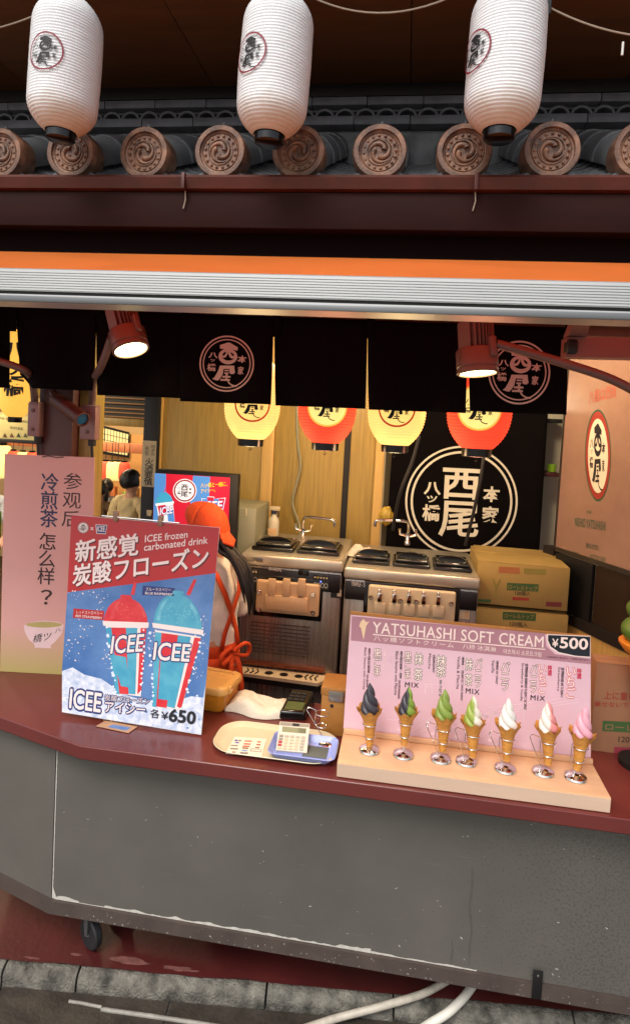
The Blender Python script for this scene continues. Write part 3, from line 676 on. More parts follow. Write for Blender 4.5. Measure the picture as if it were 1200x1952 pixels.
def lamp(name, label, head, axis, arm_pts, brk=None, lit=True):
    head = Vector(head); ax = Vector(axis).normalized()          # head = centre of lens, ax = direction of light
    t = thing(name, label, 'lamp', head, 'spot lamps over the counter')
    q = ax.to_track_quat('Z', 'Y').to_matrix()                    # local z = light direction
    M4 = Matrix.Translation(head) @ q.to_4x4()
    def add(nm, mb, M, p=t): 
        mb.v = [M4 @ v for v in mb.v]; return mb.build(nm, M, p)
    hs = add('housing', MB().lathe([(.001,-.088),(.068,-.088),(.073,-.082),(.073,-.024),(.070,-.022),(.070,-.018),(.073,-.016),(.073,-.002),(.070,0),(.064,0),(.064,-.004)], n=40, cap=False), m_lamp)
    add('lens', MB().lathe([(.0635,-.006),(.05,-.004),(.001,-.0035)], n=32, cap=False), m_glow)
    for i in range(11):
        u = -.056+i*.0112; hwid = math.sqrt(max(.0004, .062**2-u*u))
        add('fin', MB().rbox(u-.0016, u+.0016, -hwid, hwid, -.185, -.0885, .001, 1), m_lamp, hs)
    add('core', MB().lathe([(.026,-.18),(.026,-.089)], n=16), m_lamp, hs)
    add('yoke', MB().rbox(-.012, .012, .060, .084, -.12, -.05, .004), m_lamp)
    MB().tube(bez([Vector(p) for p in arm_pts], 8), .0165, 12).build('arm', m_lamp, t)
    if brk:
        x_, y_, z0_, z1_, wd = brk
        MB().rbox(x_-wd, x_+wd, y_, y_+.05, z0_, z1_, .004).build('bracket', m_brk, t)
        for zz in (z0_+.035, z1_-.035): MB().lathe([(.009,0),(.009,.004),(.006,.006),(.0005,.006)], (x_, y_, zz), 12, Matrix.Rotation(R(90),3,'X')).build('bracket_bolt', m_bar, t)
        MB().lathe([(wd*1.15,z1_),(wd*1.15,z1_+.006)], (x_, y_+.025, 0), 20).build('flange', m_brk, t)
        MB().tube([(x_+.01,y_+.03,z0_),(x_+.01,y_+.03,z0_-.03)], .018, 12).build('cable_gland', m_rubber, t)
        MB().tube(bez([Vector((x_+.01,y_+.03,z0_-.03)),Vector((x_+.013,y_+.03,z0_-.12)),Vector((x_-.005,y_+.04,z0_-.3))]), .007, 8).build('power_cable', m_rubber, t)
    if lit:
        l = bpy.data.lights.new('lamp_light', 'SPOT'); l.energy = 7; l.spot_size = R(95); l.spot_blend = .6; l.color = (1, .80, .55); l.shadow_soft_size = .06
        lo_ = bpy.data.objects.new('lamp_light', l); COL.objects.link(lo_); lo_.parent = t; lo_.rotation_mode = 'QUATERNION'
        lo_.rotation_quaternion = (-ax).to_track_quat('Z', 'Y'); lo_.location = ax*.012
    return t
hd = P(250, 668, .40); b1 = P(168, 800, .74)
lamp('spot_lamp', 'finned bronze spot lamp on the pillar, lit and tilted towards the counter', hd, (.42, -.25, -1), [P(212, 645, .42), P(196, 690, .50), P(178, 728, .66), P(176, 760, .76), P(172, 790, .765)], (b1.x, .735, P(168, 838, .735).z, P(168, 774, .735).z, .038))
hd = P(910, 713, .30)
lamp('spot_lamp', 'finned bronze spot lamp with long arm reaching in from the right, pointing straight down', hd, (.10, -.12, -1), [P(945, 655, .31), P(985, 666, .32), P(1080, 694, .36), P(1180, 730, .42), P(1300, 800, .50)])
b2 = P(64, 798, .76)
hd = P(-90, 640, .45)
lamp('spot_lamp', 'spot lamp at the left edge whose dark arm leaves the pillar, head out of view', hd, (-.25, -.3, -1), [P(-60, 655, .46), P(-30, 678, .5), P(45, 705, .58), P(62, 730, .70), P(66, 770, .785)], (b2.x, .755, P(64, 832, .755).z, P(64, 768, .755).z, .028))
# security camera
sc = thing('security_camera', 'dark bullet security camera with blue lens on the maroon pillar', 'camera', P(100, 750, .78))
A, B = P(104, 760, .72), P(158, 800, .60); dd = (B-A).normalized()
Mq = Matrix.Translation(A) @ dd.to_track_quat('Z', 'Y').to_matrix().to_4x4(); L = (B-A).length
mb = MB().lathe([(.02,0),(.03,.008),(.032,.03),(.034,L*.8),(.034,L),(.028,L),(.026,L-.01)], n=24, cap=False); mb.v = [Mq @ v for v in mb.v]; mb.build('camera_body', m_pillar, sc)
mb = MB().lathe([(.001,L-.006),(.026,L-.008)], n=24, cap=False); mb.v = [Mq @ v for v in mb.v]; mb.build('camera_lens', mat('blue_lens', '2a5f86', .12, var=.1), sc)
mb = MB().rbox(-.038,.038,-.012,.036,.01,L+.03,.01); Mh = Mq.copy(); mb.v = [Mq @ (v+Vector((0,.0,0))) for v in mb.v]
MB().tube([A+dd*.02, P(98,748,.79)], .012, 10).build('camera_mount', m_pillar, sc)
MB().lathe([(.026,0),(.026,.012)], P(96,748,.80), 16, Matrix.Rotation(R(90),3,'X')).build('mount_plate', m_pillar, sc)
# noren
m_noren = mat('black_noren_cloth', '0a0607', .9, var=.3, vs=30, bump=.3, bs=400, spec=.1)
m_print = mat('white_cloth_print', 'c9b2a8', .8, var=.06, vs=40)
nor = thing('noren_curtain', 'short black noren curtain with round white crests hanging over the stall opening', 'curtain', P(550, 620, NY))
npl = Plane((0, NY, 0), (0, 1, 0))
def nz(px): return 586+px*.037
panels = [(-60,16,738),(31,183,742),(186,345,756),(347,520,768),(524,698,776),(702,889,784),(894,1079,787)]
for i, (a_, b_, bot) in enumerate(panels):
    tl_, tr_ = (a_-2 if i else a_, b_+4)
    def fn(u, v, a_=a_, b_=b_, bot=bot, i=i):
        top = nz(a_+(b_-a_)*u)-2
        gap = 3.0*v*v
        px = (a_-1.5+gap*.9) + ((b_+1.5-gap*.9)-(a_-1.5+gap*.9))*u - .052*(bot-top)*v*.15
        bt = bot-(b_-a_)*.018+(b_-a_)*.036*u - (26*max(0,.22-u)/.22 if (i == 1) else 0)*1.0
        py = top+(bt-top)*v
        p = P(px, py, NY); amp = .004+.012*v
        p.y += 1.6*amp*math.sin(u*math.pi*(2.2+.5*(i % 3))+i*1.7)+.005*v*math.sin(u*9+i)
        return p
    ob = MB().grid(fn, 22, 12).build('cloth_panel', m_noren, nor, 60)
    sm = ob.modifiers.new('thickness', 'SOLIDIFY'); sm.thickness = .0022; sm.offset = 0
    if i in (3, 6):
        cx, cy, rr = (432, 693, 52) if i == 3 else (989, 710, 59)
        def hitc(px, py, off):
            # find the cloth depth under a photo direction
            u = (px-a_)/(b_-a_); top = nz(px)-2; v = min(1, max(0, (py-top)/(bot-top)))
            y = NY+1.6*(.004+.012*v)*math.sin(u*math.pi*(2.2+.5*(i % 3))+i*1.7)+.005*v*math.sin(u*9+i)-off
            return P(px, py, y)
        for nm, VF in (('crest_ring', ring2d(1, .945)), ('crest_ring', ring2d(.875, .835)), ('crest', CREST)):
            V, Fc = split_tris(VF[0], VF[1], .15)
            sc_ = .92 if nm == 'crest' else 1
            MB().add([hitc(cx+q.x*rr*sc_+q.y*rr*.053, cy-q.y*rr*1.03*sc_+q.x*rr*.045, .0075) for q in V], Fc).build(nm, m_print, ob, 0)
for px in (352, 527, 706, 892, 1084, 184, 22):
    q = pbox(px-8, 585+px*.036, px+8, 622+px*.02, NY-.004, NY+.004); MB().rbox(q[0], q[1], q[2], q[3], q[4]-.02, q[5]+.03, .001).build('hanging_loop', m_noren, nor)
rz = P(600, 596, NY).z; MB().tube([(-2.2, NY, rz+.02), (1.3, NY, rz+.02)], .012, 12).build('curtain_rod', m_black, nor)
tb = thing('timber_lintel', 'brown timber rail behind the top of the black noren', 'beam', P(600, 600, .75))
z0_ = P(600, 622, .72).z; MB().rbox(-2.2, 1.9, .72, .78, z0_, z0_+.045, .003).build('rail', mat('brown_rail', '6b4530', .5), tb)
MB().rbox(-2.2, 1.9, .735, .80, z0_+.0455, 2.8, .003).build('lintel_board', m_darkwood, tb)
# ================================================================ lit lanterns inside
def paper_glow(name, c, e):
    return mat(name, c, .7, var=.10, vs=7, emit=e)
m_yel = paper_glow('lit_yellow_paper', 'e6c06c', .8); m_red = paper_glow('lit_red_paper', 'd83a22', .95)
m_ivory = mat('lit_ivory_disc', 'f0d27a', .7, emit=.75)
m_redring = mat('red_ring_print', 'b8401c', .7, emit=.35); m_yelring = mat('yellow_ring_print', 'e8b648', .7, emit=.6)
HR, HH = .138, .40
def rprof(t):
    a = (t-.5)*2; r_ = HR*(1-abs(a)**3.2*.52); return r_, (t-.5)*HH
lanm = {}
for k, M in (('y', m_yel), ('r', m_red)): lanm[k] = mesh_of(lantern_mesh(rprof, 30, 4, .03, 44), M, 60)
def lit_lantern(px, pyb, k, label, Y=.86, s=1.0):
    b = P(px, pyb, Y); c = b+Vector((0, 0, HH*.5*s+.035*s)); t = thing('paper_lantern', label, 'lantern', b, 'lit round lanterns inside the stall')
    Mt = Matrix.Translation(c) @ Matrix.Scale(s, 4)
    rep('paper_body', lanm[k], Mt, t)
    cap = MB().lathe([(.055,-HH/2-.036),(.062,-HH/2-.034),(.064,-HH/2+.004),(.060,-HH/2+.006),(.058,-HH/2-.03),(.001,-HH/2-.03)], n=28); rep('base_ring', mesh_of(cap, m_lacquer), Mt, t)
    cap = MB().lathe([(.060,HH/2-.006),(.064,HH/2),(.064,HH/2+.034),(.058,HH/2+.034),(.056,HH/2)], n=28, cap=False); rep('top_ring', mesh_of(cap, m_lacquer), Mt, t)
    hk = MB().tube([(0,0,-HH/2-.034),(0,0,-HH/2-.042),(.006,0,-HH/2-.05),(0,0,-HH/2-.058),(-.006,0,-HH/2-.05)], .002, 6); rep('hook', mesh_of(hk, m_lacquer), Mt, t)
    crd = MB().tube([(0,0,HH/2+.03),(0,0,HH/2+.25)], .004, 6); rep('cord', mesh_of(crd, m_rubber), Mt, t)
    az = math.atan2(EYE.x-c.x, c.y-EYE.y)
    rd = .088
    if k == 'y':
        rep('crest_ring', mesh_of(wrap_crest(ring2d(1, .90), rprof, az, -.028, rd, .002), m_redring, 0), Mt, t)
    else:
        rep('crest_disc', mesh_of(wrap_crest(fill2d([ell(0,0,1.0)]), rprof, az, -.028, rd, .0015), m_ivory, 0), Mt, t)
        rep('crest_ring', mesh_of(wrap_crest(ring2d(1, .93), rprof, az, -.028, rd*1.08, .002), m_yelring, 0), Mt, t)
    rep('crest', mesh_of(wrap_crest(([(x*.88, y*.88) for x, y in CREST[0]], CREST[1]), rprof, az, -.028, rd, .003), m_ink, 0), Mt, t)
    l = bpy.data.lights.new('lantern_light', 'POINT'); l.energy = 3.0 if k == 'y' else 1.8; l.color = (1, .72, .36) if k == 'y' else (1, .35, .2); l.shadow_soft_size = .10
    lo_ = bpy.data.objects.new('lantern_light', l); COL.objects.link(lo_); lo_.parent = t; lo_.location = Vector((0,0,-.10))
    return t
lit_lantern(477, 850, 'y', 'lit yellow paper lantern hanging leftmost in front of the wood panels', s=.95)
lit_lantern(619, 858, 'r', 'lit red paper lantern between the two yellow ones', s=.98)
lit_lantern(751, 862, 'y', 'lit yellow paper lantern hanging beside the black crest curtain', s=.96)
lit_lantern(907, 870, 'r', 'lit red paper lantern in front of the black crest curtain', Y=.82, s=1.02)
# ================================================================ soft cream machines
m_msteel = mat('machine_steel', 'a3968a', .27, .7, var=.14, vs=3, stretch=(25,25,.5), bump=.02)
m_mtop = mat('machine_top_steel', 'c4bcaa', .3, .6, var=.08)
m_mdark = mat('machine_dark_strip', '1c191b', .3, var=.15)
m_lid = mat('black_lid', '131212', .15, var=.2)
m_lidglass = mat('smoky_lid', '2a2a26', .08, var=.2, spec=.9)
m_cream = mat('cream_plastic', 'c9a57c', .4, var=.05)
m_creampale = mat('ivory_plastic', 'c8b796', .4, var=.05)
m_wtxt = mat('white_print', 'd8d4cc', .6, var=.02)
m_led = mat('blue_led', '5a6cff', .4, emit=4)
MY = 1.2; MBK = 1.82
mpl = Plane((0, MY, 0), (0, 1, 0))
def machine(label, xl, xr, ytop, nl, model, lever):
    # px extents on the front plane; ytop = top front edge of the cabinet at its left
    g = thing('soft_cream_machine', label, 'machine', P((xl+xr)/2, 1330, MY), 'soft cream machines')
    X0, X1 = P(xl, 1150, MY).x, P(xr, 1150, MY).x; Z1 = P((xl+xr)/2, ytop+ (xr-xl)*.04, MY).z
    mid = (xl+xr)/2
    Zs = Z1-.062                                              # underside of the top nose
    MB().rbox(X0, X1, MY+.012, MBK, .10, Zs-.001, .012).build('cabinet', m_msteel, g)
    MB().rbox(X0-.004, X1+.004, MY-.006, MBK+.01, Zs, Z1, .014, 3).build('top_deck', m_mtop, g)
    MB().box(X0+.03, X1-.03, MY+.05, MBK-.05, .0, .0995).build('plinth', m_black, g)
    zc1, zc0 = Zs-.012, Zs-.105
    cp = MB().rbox(X0+.006, X1-.006, MY-.002, MY+.0115, zc0, zc1, .004).build('control_strip', m_mdark, g)
    # key clusters
    W = X1-X0
    cl = [(.80, .16)] if nl == 2 else [(.43, .15), (.60, .15), (.77, .15)]
    if nl == 2: cl.append((.10, .15))
    for c, wd in cl:
        cx = X0+W*c
        MB().rbox(cx-wd*W/2, cx+wd*W/2, MY-.0035, MY-.0022, zc0+.012, zc1-.008, .0006, 1).build('key_panel', m_lid, cp)
        for k in range(4):
            px_ = cx+(k-1.5)*wd*W*.22
            pts = [(px_+.0085*math.cos(2*math.pi*j/14), MY-.004, zc0+.034+.011*math.sin(2*math.pi*j/14)) for j in range(14)]
            MB().tube(pts, .0009, 5, closed=True).build('key_ring', m_wtxt, cp)
        for k in range(5):
            px_ = cx+(k-2)*wd*W*.18; MB().rbox(px_-.004, px_+.004, MY-.0044, MY-.0036, zc1-.024, zc1-.016, .0005, 1).build('indicator', m_creampale if k != 1 else mat('yellow_mark','c9b04a',.5), cp)
        MB().rbox(cx-.003, cx+.003, MY-.0045, MY-.0036, zc0+.05, zc0+.056, .0005, 1).build('led', m_led, cp)
    tp = Plane((0, MY-.0025, 0), (0, 1, 0))
    if nl == 2: ptext(tp, model, xl+56, ytop+33, xl+80, ytop+36, 7, 'lettering', m_wtxt, cp, .0005); 
    else: ptext(tp, model, xl+16, ytop+36, xl+42, ytop+38, 8, 'lettering', m_wtxt, cp, .0005)
    if nl == 2:
        MB().rbox(*pbox(xl+112, ytop+33, xl+132, ytop+43, MY-.004, MY-.0022), .001).build('key_panel', m_lid, cp)
        MB().rbox(*pbox(xl+5, ytop+8, xl+45, ytop+16, MY-.009, MY-.0065), .003).build('badge', m_steel, g)
    # recessed black surround and the dispensing block
    a = (xl+27, 1100, xl+158, 1180) if nl == 2 else (xl+38, 1115, xl+222, 1220)
    b = pbox(*a, MY-.004, MY+.0115); MB().rbox(b[0], b[1], b[2], b[3], b[4], b[5], .007, 3).build('dispenser_recess', m_lid, g)
    if nl == 2:
        b = pbox(xl+31, 1110, xl+152, 1172, MY-.03, MY-.0045); db = MB().rbox(b[0], b[1], b[2], b[3], b[4], b[5], .02, 4).build('dispenser_block', m_cream, g)
        b2 = pbox(xl+48, 1137, xl+130, 1166, MY-.05, MY-.0305); MB().rbox(*b2, .006).build('spout_cover', m_cream, g)
        for px in (61, 89, 118):
            q = pbox(xl+px-7, 1104, xl+px+7, 1137, MY-.052, MY-.031); MB().rbox(*q, .004).build('lever', m_cream, db)
        for px in (38, 140):
            for py in (1126, 1160):
                q = P(xl+px, py+px*.05, MY-.032); k = MB().lathe([(.013,0),(.013,.008),(.010,.012),(.006,.012),(.005,.006),(.0005,.006)], q, 16, Matrix.Rotation(R(90),3,'X')).build('knob', m_chrome, g)
    else:
        b = pbox(xl+46, 1122, xl+214, 1215, MY-.03, MY-.0045); MB().rbox(*b, .02, 4).build('dispenser_block', m_creampale, g)
        for i in range(5):
            px = xl+70+i*28
            q = pbox(px-4, 1131+i*1.5, px+4, 1148+i*1.5, MY-.058, MY-.031); lv = MB().rbox(*q, .003).build('lever', m_chrome, g)
            q = pbox(px-11, 1150+i*1.5, px+11, 1172+i*1.5, MY-.048, MY-.031); MB().rbox(*q, .005).build('spout', m_creampale, g)
            q = P(px, 1126+i*1.5, MY-.04); MB().lathe([(.0005,-.010),(.006,-.006),(.008,0),(.006,.006),(.0005,.010)], q, 12).build('lever_tip', m_chrome, lv)
        for px, py in ((54,1134),(110,1140),(140,1142),(206,1146)):
            q = P(xl+px, py+4, MY-.032); MB().lathe([(.012,0),(.012,.008),(.009,.012),(.005,.012),(.004,.006),(.0005,.006)], q, 16, Matrix.Rotation(R(90),3,'X')).build('knob', m_chrome, g)
    # drip shelf
    if nl == 2:
        zs = P(mid, 1284, MY).z
        sh = MB().prism([(X0-.002, MY-.005, zs), (X0+.05, MY-.10, zs), (X1-.08, MY-.12, zs), (X1-.01, MY-.005, zs)], (0,0,.016)).build('drip_shelf', m_creampale, g)
        MB().prism([(X0, MY-.004, zs-.03), (X0+.05, MY-.096, zs-.03), (X1-.08, MY-.116, zs-.03), (X1-.012, MY-.004, zs-.03)], (0,0,.029)).build('drip_tray', m_black, g)
        for k in range(3): MB().lathe([(.022,0),(.022,.0012)], (X0+.19+k*.078, MY-.062, zs+.0165), 24).build('drain_hole', m_black, sh)
        for k in range(3):
            for s_, x_ in ((1, X0+.07+k*.026), (-1, X0+.39+k*.026)):
                MB().tube([(x_+s_*(.012-.012*abs(t)), MY-.062+t*.03, zs+.0168) for t in [i/5-1 for i in range(11)]], .004, 6).build('drain_slot', m_black, sh)
        MB().rbox(X0+.03, X1-.06, MY-.02, MY+.011, zs+.03, zs+.05, .004).build('splash_lip', mat('copper_tint', '8a5038', .35, .6), g)
        for k in range(9):
            zz = P(mid, 1195+k*7, MY).z; MB().box(X0+.06, X0+W*.72, MY+.0085, MY+.0118, zz, zz+.006).build('vent_slot', mat('vent_dark', '5d4a3a', .5, .5), g)
    # labels
    for px, py, w_, h_ in (((174,1122,22,18),) if nl == 2 else ((8,1120,20,14),(222,1150,20,30))):
        q = pbox(xl+px, py, xl+px+w_, py+h_, MY+.0098, MY+.0122); s_ = MB().box(*q).build('label_sticker', m_mdark if h_ < 25 else m_creampale, g)
        q = pbox(xl+px+w_*.55, py+2, xl+px+w_-2, py+h_-3, MY+.0085, MY+.0097); MB().box(*q).build('label_print', m_creampale if h_ < 25 else m_mdark if False else m_cream, s_)
    # hopper lids
    for i in range(nl):
        lw = (W-.04)/nl; cx = X0+.02+lw*(i+.5); r_ = lw/2-.008; cy = MY+.20
        l0 = MB().rbox(cx-r_, cx+r_, cy-.11, cy+.13, Z1+.001, Z1+.022, .018, 4).build('hopper_lid', m_lid, g)
        MB().rbox(cx-r_*.86, cx+r_*.86, cy-.085, cy+.105, Z1+.0225, Z1+.040, .016, 3).build('lid_window', m_lidglass, l0)
        pts = [Vector((cx-r_*.8*math.cos(math.pi*k/12), cy-.01, Z1+.030+.034*math.sin(math.pi*k/12))) for k in range(13)]
        mbh = MB(); vs = []
        for p in pts: vs += [p+Vector((0,-.008,0)), p+Vector((0,.008,0)), Vector((p.x, cy+.002, Z1+.030)), Vector((p.x, cy-.018, Z1+.030))]
        mbh.add(vs, [(4*k+j, 4*k+(j+1) % 4, 4*k+4+(j+1) % 4, 4*k+4+j) for k in range(12) for j in range(4)]).build('lid_handle', m_lid, l0)
    return g, X0, X1, Z1
ga = machine('stainless soft cream machine with two black hopper lids beside the staff member', 456, 648, 1054, 2, 'NA-6462WE', True)
gb = machine('stainless soft cream machine with three black lids and a row of levers', 653, 911, 1081, 3, 'TRIPLE - 5', True)
# taps
def tap(px, py, dx, label):
    b = P(px, py, 1.80); t = thing('tap', label, 'tap', b, 'chrome taps behind the machines')
    MB().lathe([(.018,-.02),(.018,.0),(.013,.006),(.013,.05)], b, 16).build('tap_body', m_chrome, t)
    MB().tube(bez([b+Vector((0,0,.03)), b+Vector((0,-.01,.10)), b+Vector((dx*.03,-.03,.125)), b+Vector((dx*.17,-.06,.125)), b+Vector((dx*.195,-.063,.112)), b+Vector((dx*.197,-.063,.085))], 6), .0095, 12).build('spout', m_chrome, t)
    for s in (-1, 1): MB().tube([b+Vector((0,0,.03)), b+Vector((s*.045,0,.04)), b+Vector((s*.05,0,.075))], [.007,.008,.010], 8).build('handle', m_chrome, t)
tap(577, 1022, 1, 'chrome tap with spout to the right behind the two lid machine'); tap(776, 1032, -1, 'chrome tap with spout to the left behind the three lid machine')
# cloth on the machine, folded towel on the counter
m_towel = mat('white_towel', 'ded3bd', .9, var=.06, bump=.5, bs=220)
def heap(name, label, c, rx, ry, h, seed, lobes=3):
    def fn(u, v):
        a = u*2*math.pi; rr = v; k = 1+.16*math.sin(lobes*a+seed)+.10*noise.noise(Vector((math.cos(a)*2+seed, math.sin(a)*2, 0)))
        x, y = math.cos(a)*rr*rx*k, math.sin(a)*rr*ry*k
        prof_ = (1-rr**3.2); z = h*prof_*(.72+.5*noise.noise(Vector((x*16, y*16, seed)))+.18*noise.noise(Vector((x*45, y*30, seed))))
        return Vector(c)+Vector((x, y, max(.002, z)))
    return tag(MB().grid(fn, 72, 22).build(name, m_towel, None, 70), label, 'towel')
q = P(688, 1028, 1.42); heap('folded_cloth', 'pale cloth lying on the three lid machine', (q.x, 1.50, gb[3]+.004), .085, .07, .06, 2.2)
def towel(c):
    # folded towel: rounded slab with a dip in the middle and a sagging front edge
    def fn(u, v):
        x = (u-.5)*.235; y = (v-.5)*.14
        e = max(abs(2*u-1)**6, abs(2*v-1)**5); h_ = .052*(1-e)**.5
        h_ *= .80+.32*math.cos((u-.35)*7.5)*.8*(1-.3*v)+.22*noise.noise(Vector((x*14, y*18, 4)))+.1*noise.noise(Vector((x*40, y*40, 1)))
        x += .012*noise.noise(Vector((v*5, u*3, 7))); y += .016*math.sin(u*6+1)
        return Vector(c)+Vector((x, y, max(.001, h_)))
    ob = MB().grid(fn, 56, 36).build('towel', m_towel, None, 70); return tag(ob, 'crumpled white towel lying on the counter by the card reader', 'towel')
q = Q(487, 1358, T); towel((q.x, q.y+.03, T+.001))
# spray bottle
c = P(521, 1006, 1.72); z = ga[3]+.002
sb_ = thing('spray_bottle', 'white trigger spray bottle standing behind the left machine', 'bottle', (c.x, 1.72, z))
MB().lathe([(.030,0),(.033,.004),(.033,.085),(.028,.105),(.014,.122),(.014,.135)], (c.x, 1.72, z), 24).build('bottle_body', mat('milky_plastic', 'cfc6b0', .35, var=.04), sb_)
MB().lathe([(.016,.132),(.016,.152)], (c.x, 1.72, z), 16).build('collar', mat('blue_collar', '2a3550', .4), sb_)
MB().rbox(c.x-.028, c.x+.034, 1.705, 1.735, z+.153, z+.178, .006).build('spray_head', m_creampale, sb_)
MB().tube([(c.x+.02,1.72,z+.152),(c.x+.028,1.72,z+.13),(c.x+.022,1.72,z+.115)], .004, 8).build('trigger', mat('blue_collar','2a3550',.4), sb_)
MB().rbox(c.x-.026, c.x+.026, 1.684, 1.6875, z+.01, z+.05, .001).build('label', m_cream, sb_)
# hose on the wall, black cords
pts = [P(565,770,1.9), P(567,840,1.9), P(572,890,1.9), P(560,940,1.9), P(558,965,1.9), P(570,1000,1.9), P(571,1030,1.85)]
tag(MB().tube(bez(pts), .008, 10).build('wall_hose', mat('grey_hose', '8b8a70', .5)), 'grey hose hanging down the wood panels behind the machines', 'hose')
tag(MB().tube(bez([P(799,830,1.5),P(785,880,1.5),P(762,940,1.5),P(748,1010,1.6)]), .010, 8).build('power_cord', m_rubber), 'black cord slanting down at the left edge of the crest curtain', 'cord', 'black cords before the crest curtain')
tag(MB().tube(bez([P(921,870,1.4),P(915,915,1.4),P(900,985,1.45),P(886,1040,1.5)]), .009, 8).build('power_cord', m_rubber), 'black cord hanging under the red lantern across the large crest', 'cord', 'black cords before the crest curtain')
# black crest curtain at the back
cp_ = Plane((0, 1.92, 0), (0, 1, 0)); cur = thing('crest_curtain', 'black hanging curtain with large white double ring crest behind the machines', 'curtain', P(890, 1060, 1.92))
a_, b_ = P(745, 900, 1.92), P(1036, 900, 1.92); zt_, zb_ = P(890, 770, 1.92).z, P(890, 1180, 1.92).z
def fn(u, v): 
    x = a_.x+(b_.x-a_.x)*u; return Vector((x+.012*v*(1 if u > .5 else -1), 1.935+.012*math.sin(u*17+.6)*(.4+.6*v), zt_+(zb_-zt_)*v))
ob = MB().grid(fn, 60, 6).build('cloth', m_noren, cur, 60); sm = ob.modifiers.new('thickness', 'SOLIDIFY'); sm.thickness = .002
m_print2 = mat('white_cloth_print_warm', 'd8d2bf', .8, var=.05)
def hc(px, py): 
    p = P(px, py, 1.935); u = (p.x-a_.x)/(b_.x-a_.x); v = (p.z-zt_)/(zb_-zt_); return P(px, py, 1.931+.012*math.sin(u*17+.6)*(.4+.6*v))
for nm, VF, k in (('crest_ring', ring2d(1, .965), 1), ('crest_ring', ring2d(.905, .865), 1), ('crest', CREST_SQ, .88)):
    V, Fc = split_tris(VF[0], VF[1], .1)
    MB().add([hc(879+q.x*107*k+q.y*107*.055*k, 956-q.y*106*k+q.x*107*.05*k) for q in V], Fc).build(nm, m_print2, ob, 0)
MB().tube([(a_.x-.03, 1.935, zt_), (b_.x+.1, 1.935, zt_)], .012, 10).build('rod', m_black, cur)
# dark header, shelf with green cup on the wall at the right
sf = thing('wall_shelf', 'small dark red shelf on the cream wall by the display case', 'shelf', P(1050, 905, 2.0))
q = pbox(1036, 901, 1066, 909, 2.0, 2.2); MB().rbox(*q, .003).build('shelf_board', mat('dark_red_shelf','4a1512',.5), sf)
q = pbox(1030, 798, 1072, 806, 2.0, 2.2); MB().rbox(*q, .003).build('wall_rail', m_black, sf)
cc = P(1050, 900, 2.08); tag(MB().lathe([(.024,0),(.028,.045),(.026,.045),(.022,.003),(.001,.003)], (cc.x, 2.08, P(1050,901,2.0).z+.002), 20).build('green_cup', mat('lime_plastic','8bc22a',.35)), 'lime green cup on the small shelf at the right', 'cup')
# things in the gap left of the curtain
bgc = P(735, 985, 1.9); 
def fnb(u, v):
    a = u*2*math.pi; b = (v-.5)*math.pi; k = 1+.2*noise.noise(Vector((math.cos(a)*2, math.sin(a)*2, b*2)))
    return Vector((bgc.x, 1.93, bgc.z))+Vector((.045*k*math.cos(a)*math.cos(b), .04*k*math.sin(a)*math.cos(b), .055*k*math.sin(b)))
hb = tag(MB().grid(fnb, 24, 14).build('yellow_bag', mat('yellow_bag','b89a3a',.4,var=.3,vs=20)), 'crumpled yellow bag tucked between the wood wall and the crest curtain', 'bag')
# ================================================================ cardboard boxes
m_card = mat('brown_cardboard', 'a08548', .8, var=.10, vs=5, bump=.05, bs=200)
m_card2 = mat('shaded_cardboard', '96694a', .8, var=.10, vs=5, bump=.05, bs=200)  # same cardboard, darkened and reddened in colour to stand for shade
m_grn = mat('green_print', '3a5a2c', .7); m_redp = mat('red_print', '9a3428', .7); m_dkp = mat('dark_print', '3a2c20', .7)
def carton(label, px0, py0, px1, py1, Y, dep, M, prints, tape=True, skew=0):
    b = pbox(px0, py0, px1, py1, Y, Y+dep); g = thing('cardboard_box', label, 'box', ((b[0]+b[1])/2, Y, b[4]), 'cardboard cone boxes')
    MB().rbox(b[0], b[1], b[2], b[3], b[4], b[5]-.003, .003).build('carton', M, g)
    W = b[1]-b[0]; 
    MB().prism([(b[0]+.002,Y+.001,b[5]-.0028),(b[1]-.002,Y+.001,b[5]-.0028),(b[1]-.002,Y+dep*.49,b[5]-.0028),(b[0]+.002,Y+dep*.49,b[5]-.0028)], (0,0,.003)).build('flap', M, g)
    MB().prism([(b[0]+.002,Y+dep*.51,b[5]-.0028),(b[1]-.002,Y+dep*.51,b[5]-.0028),(b[1]-.002,Y+dep-.002,b[5]-.0028),(b[0]+.002,Y+dep-.002,b[5]-.0028)], (0,0,.003)).build('flap', M, g)
    pl = Plane((0, Y, 0), (0, 1, 0))
    for pr_ in prints:
        k = pr_[0]
        if k == 't': ptext(pl, pr_[1], *pr_[2:7], 'lettering', pr_[7], g, .0012, bold=.012)
        else: art(pl, pr_[1], 'print', pr_[2], g, .0006)
    return g
def rectp(x0, y0, x1, y1, sl=.05): return [(x0, y0), (x1, y0+(x1-x0)*sl), (x1-.05*(y1-y0), y1+(x1-x0)*sl), (x0-.05*(y1-y0), y1)]
BY = 1.30
conep = [(955,1100),(943,1140),(930,1108)]
carton('lower cone carton with green label behind the price sign', 905, 1166, 1080, 1260, BY, .4, m_card, [('a',[rectp(958,1166,1021,1181)],m_grn),('t','ローレルトップ',961,1178,1017,1181,9,m_card),('t','120個入',971,1193,1005,1196,9,m_dkp)])
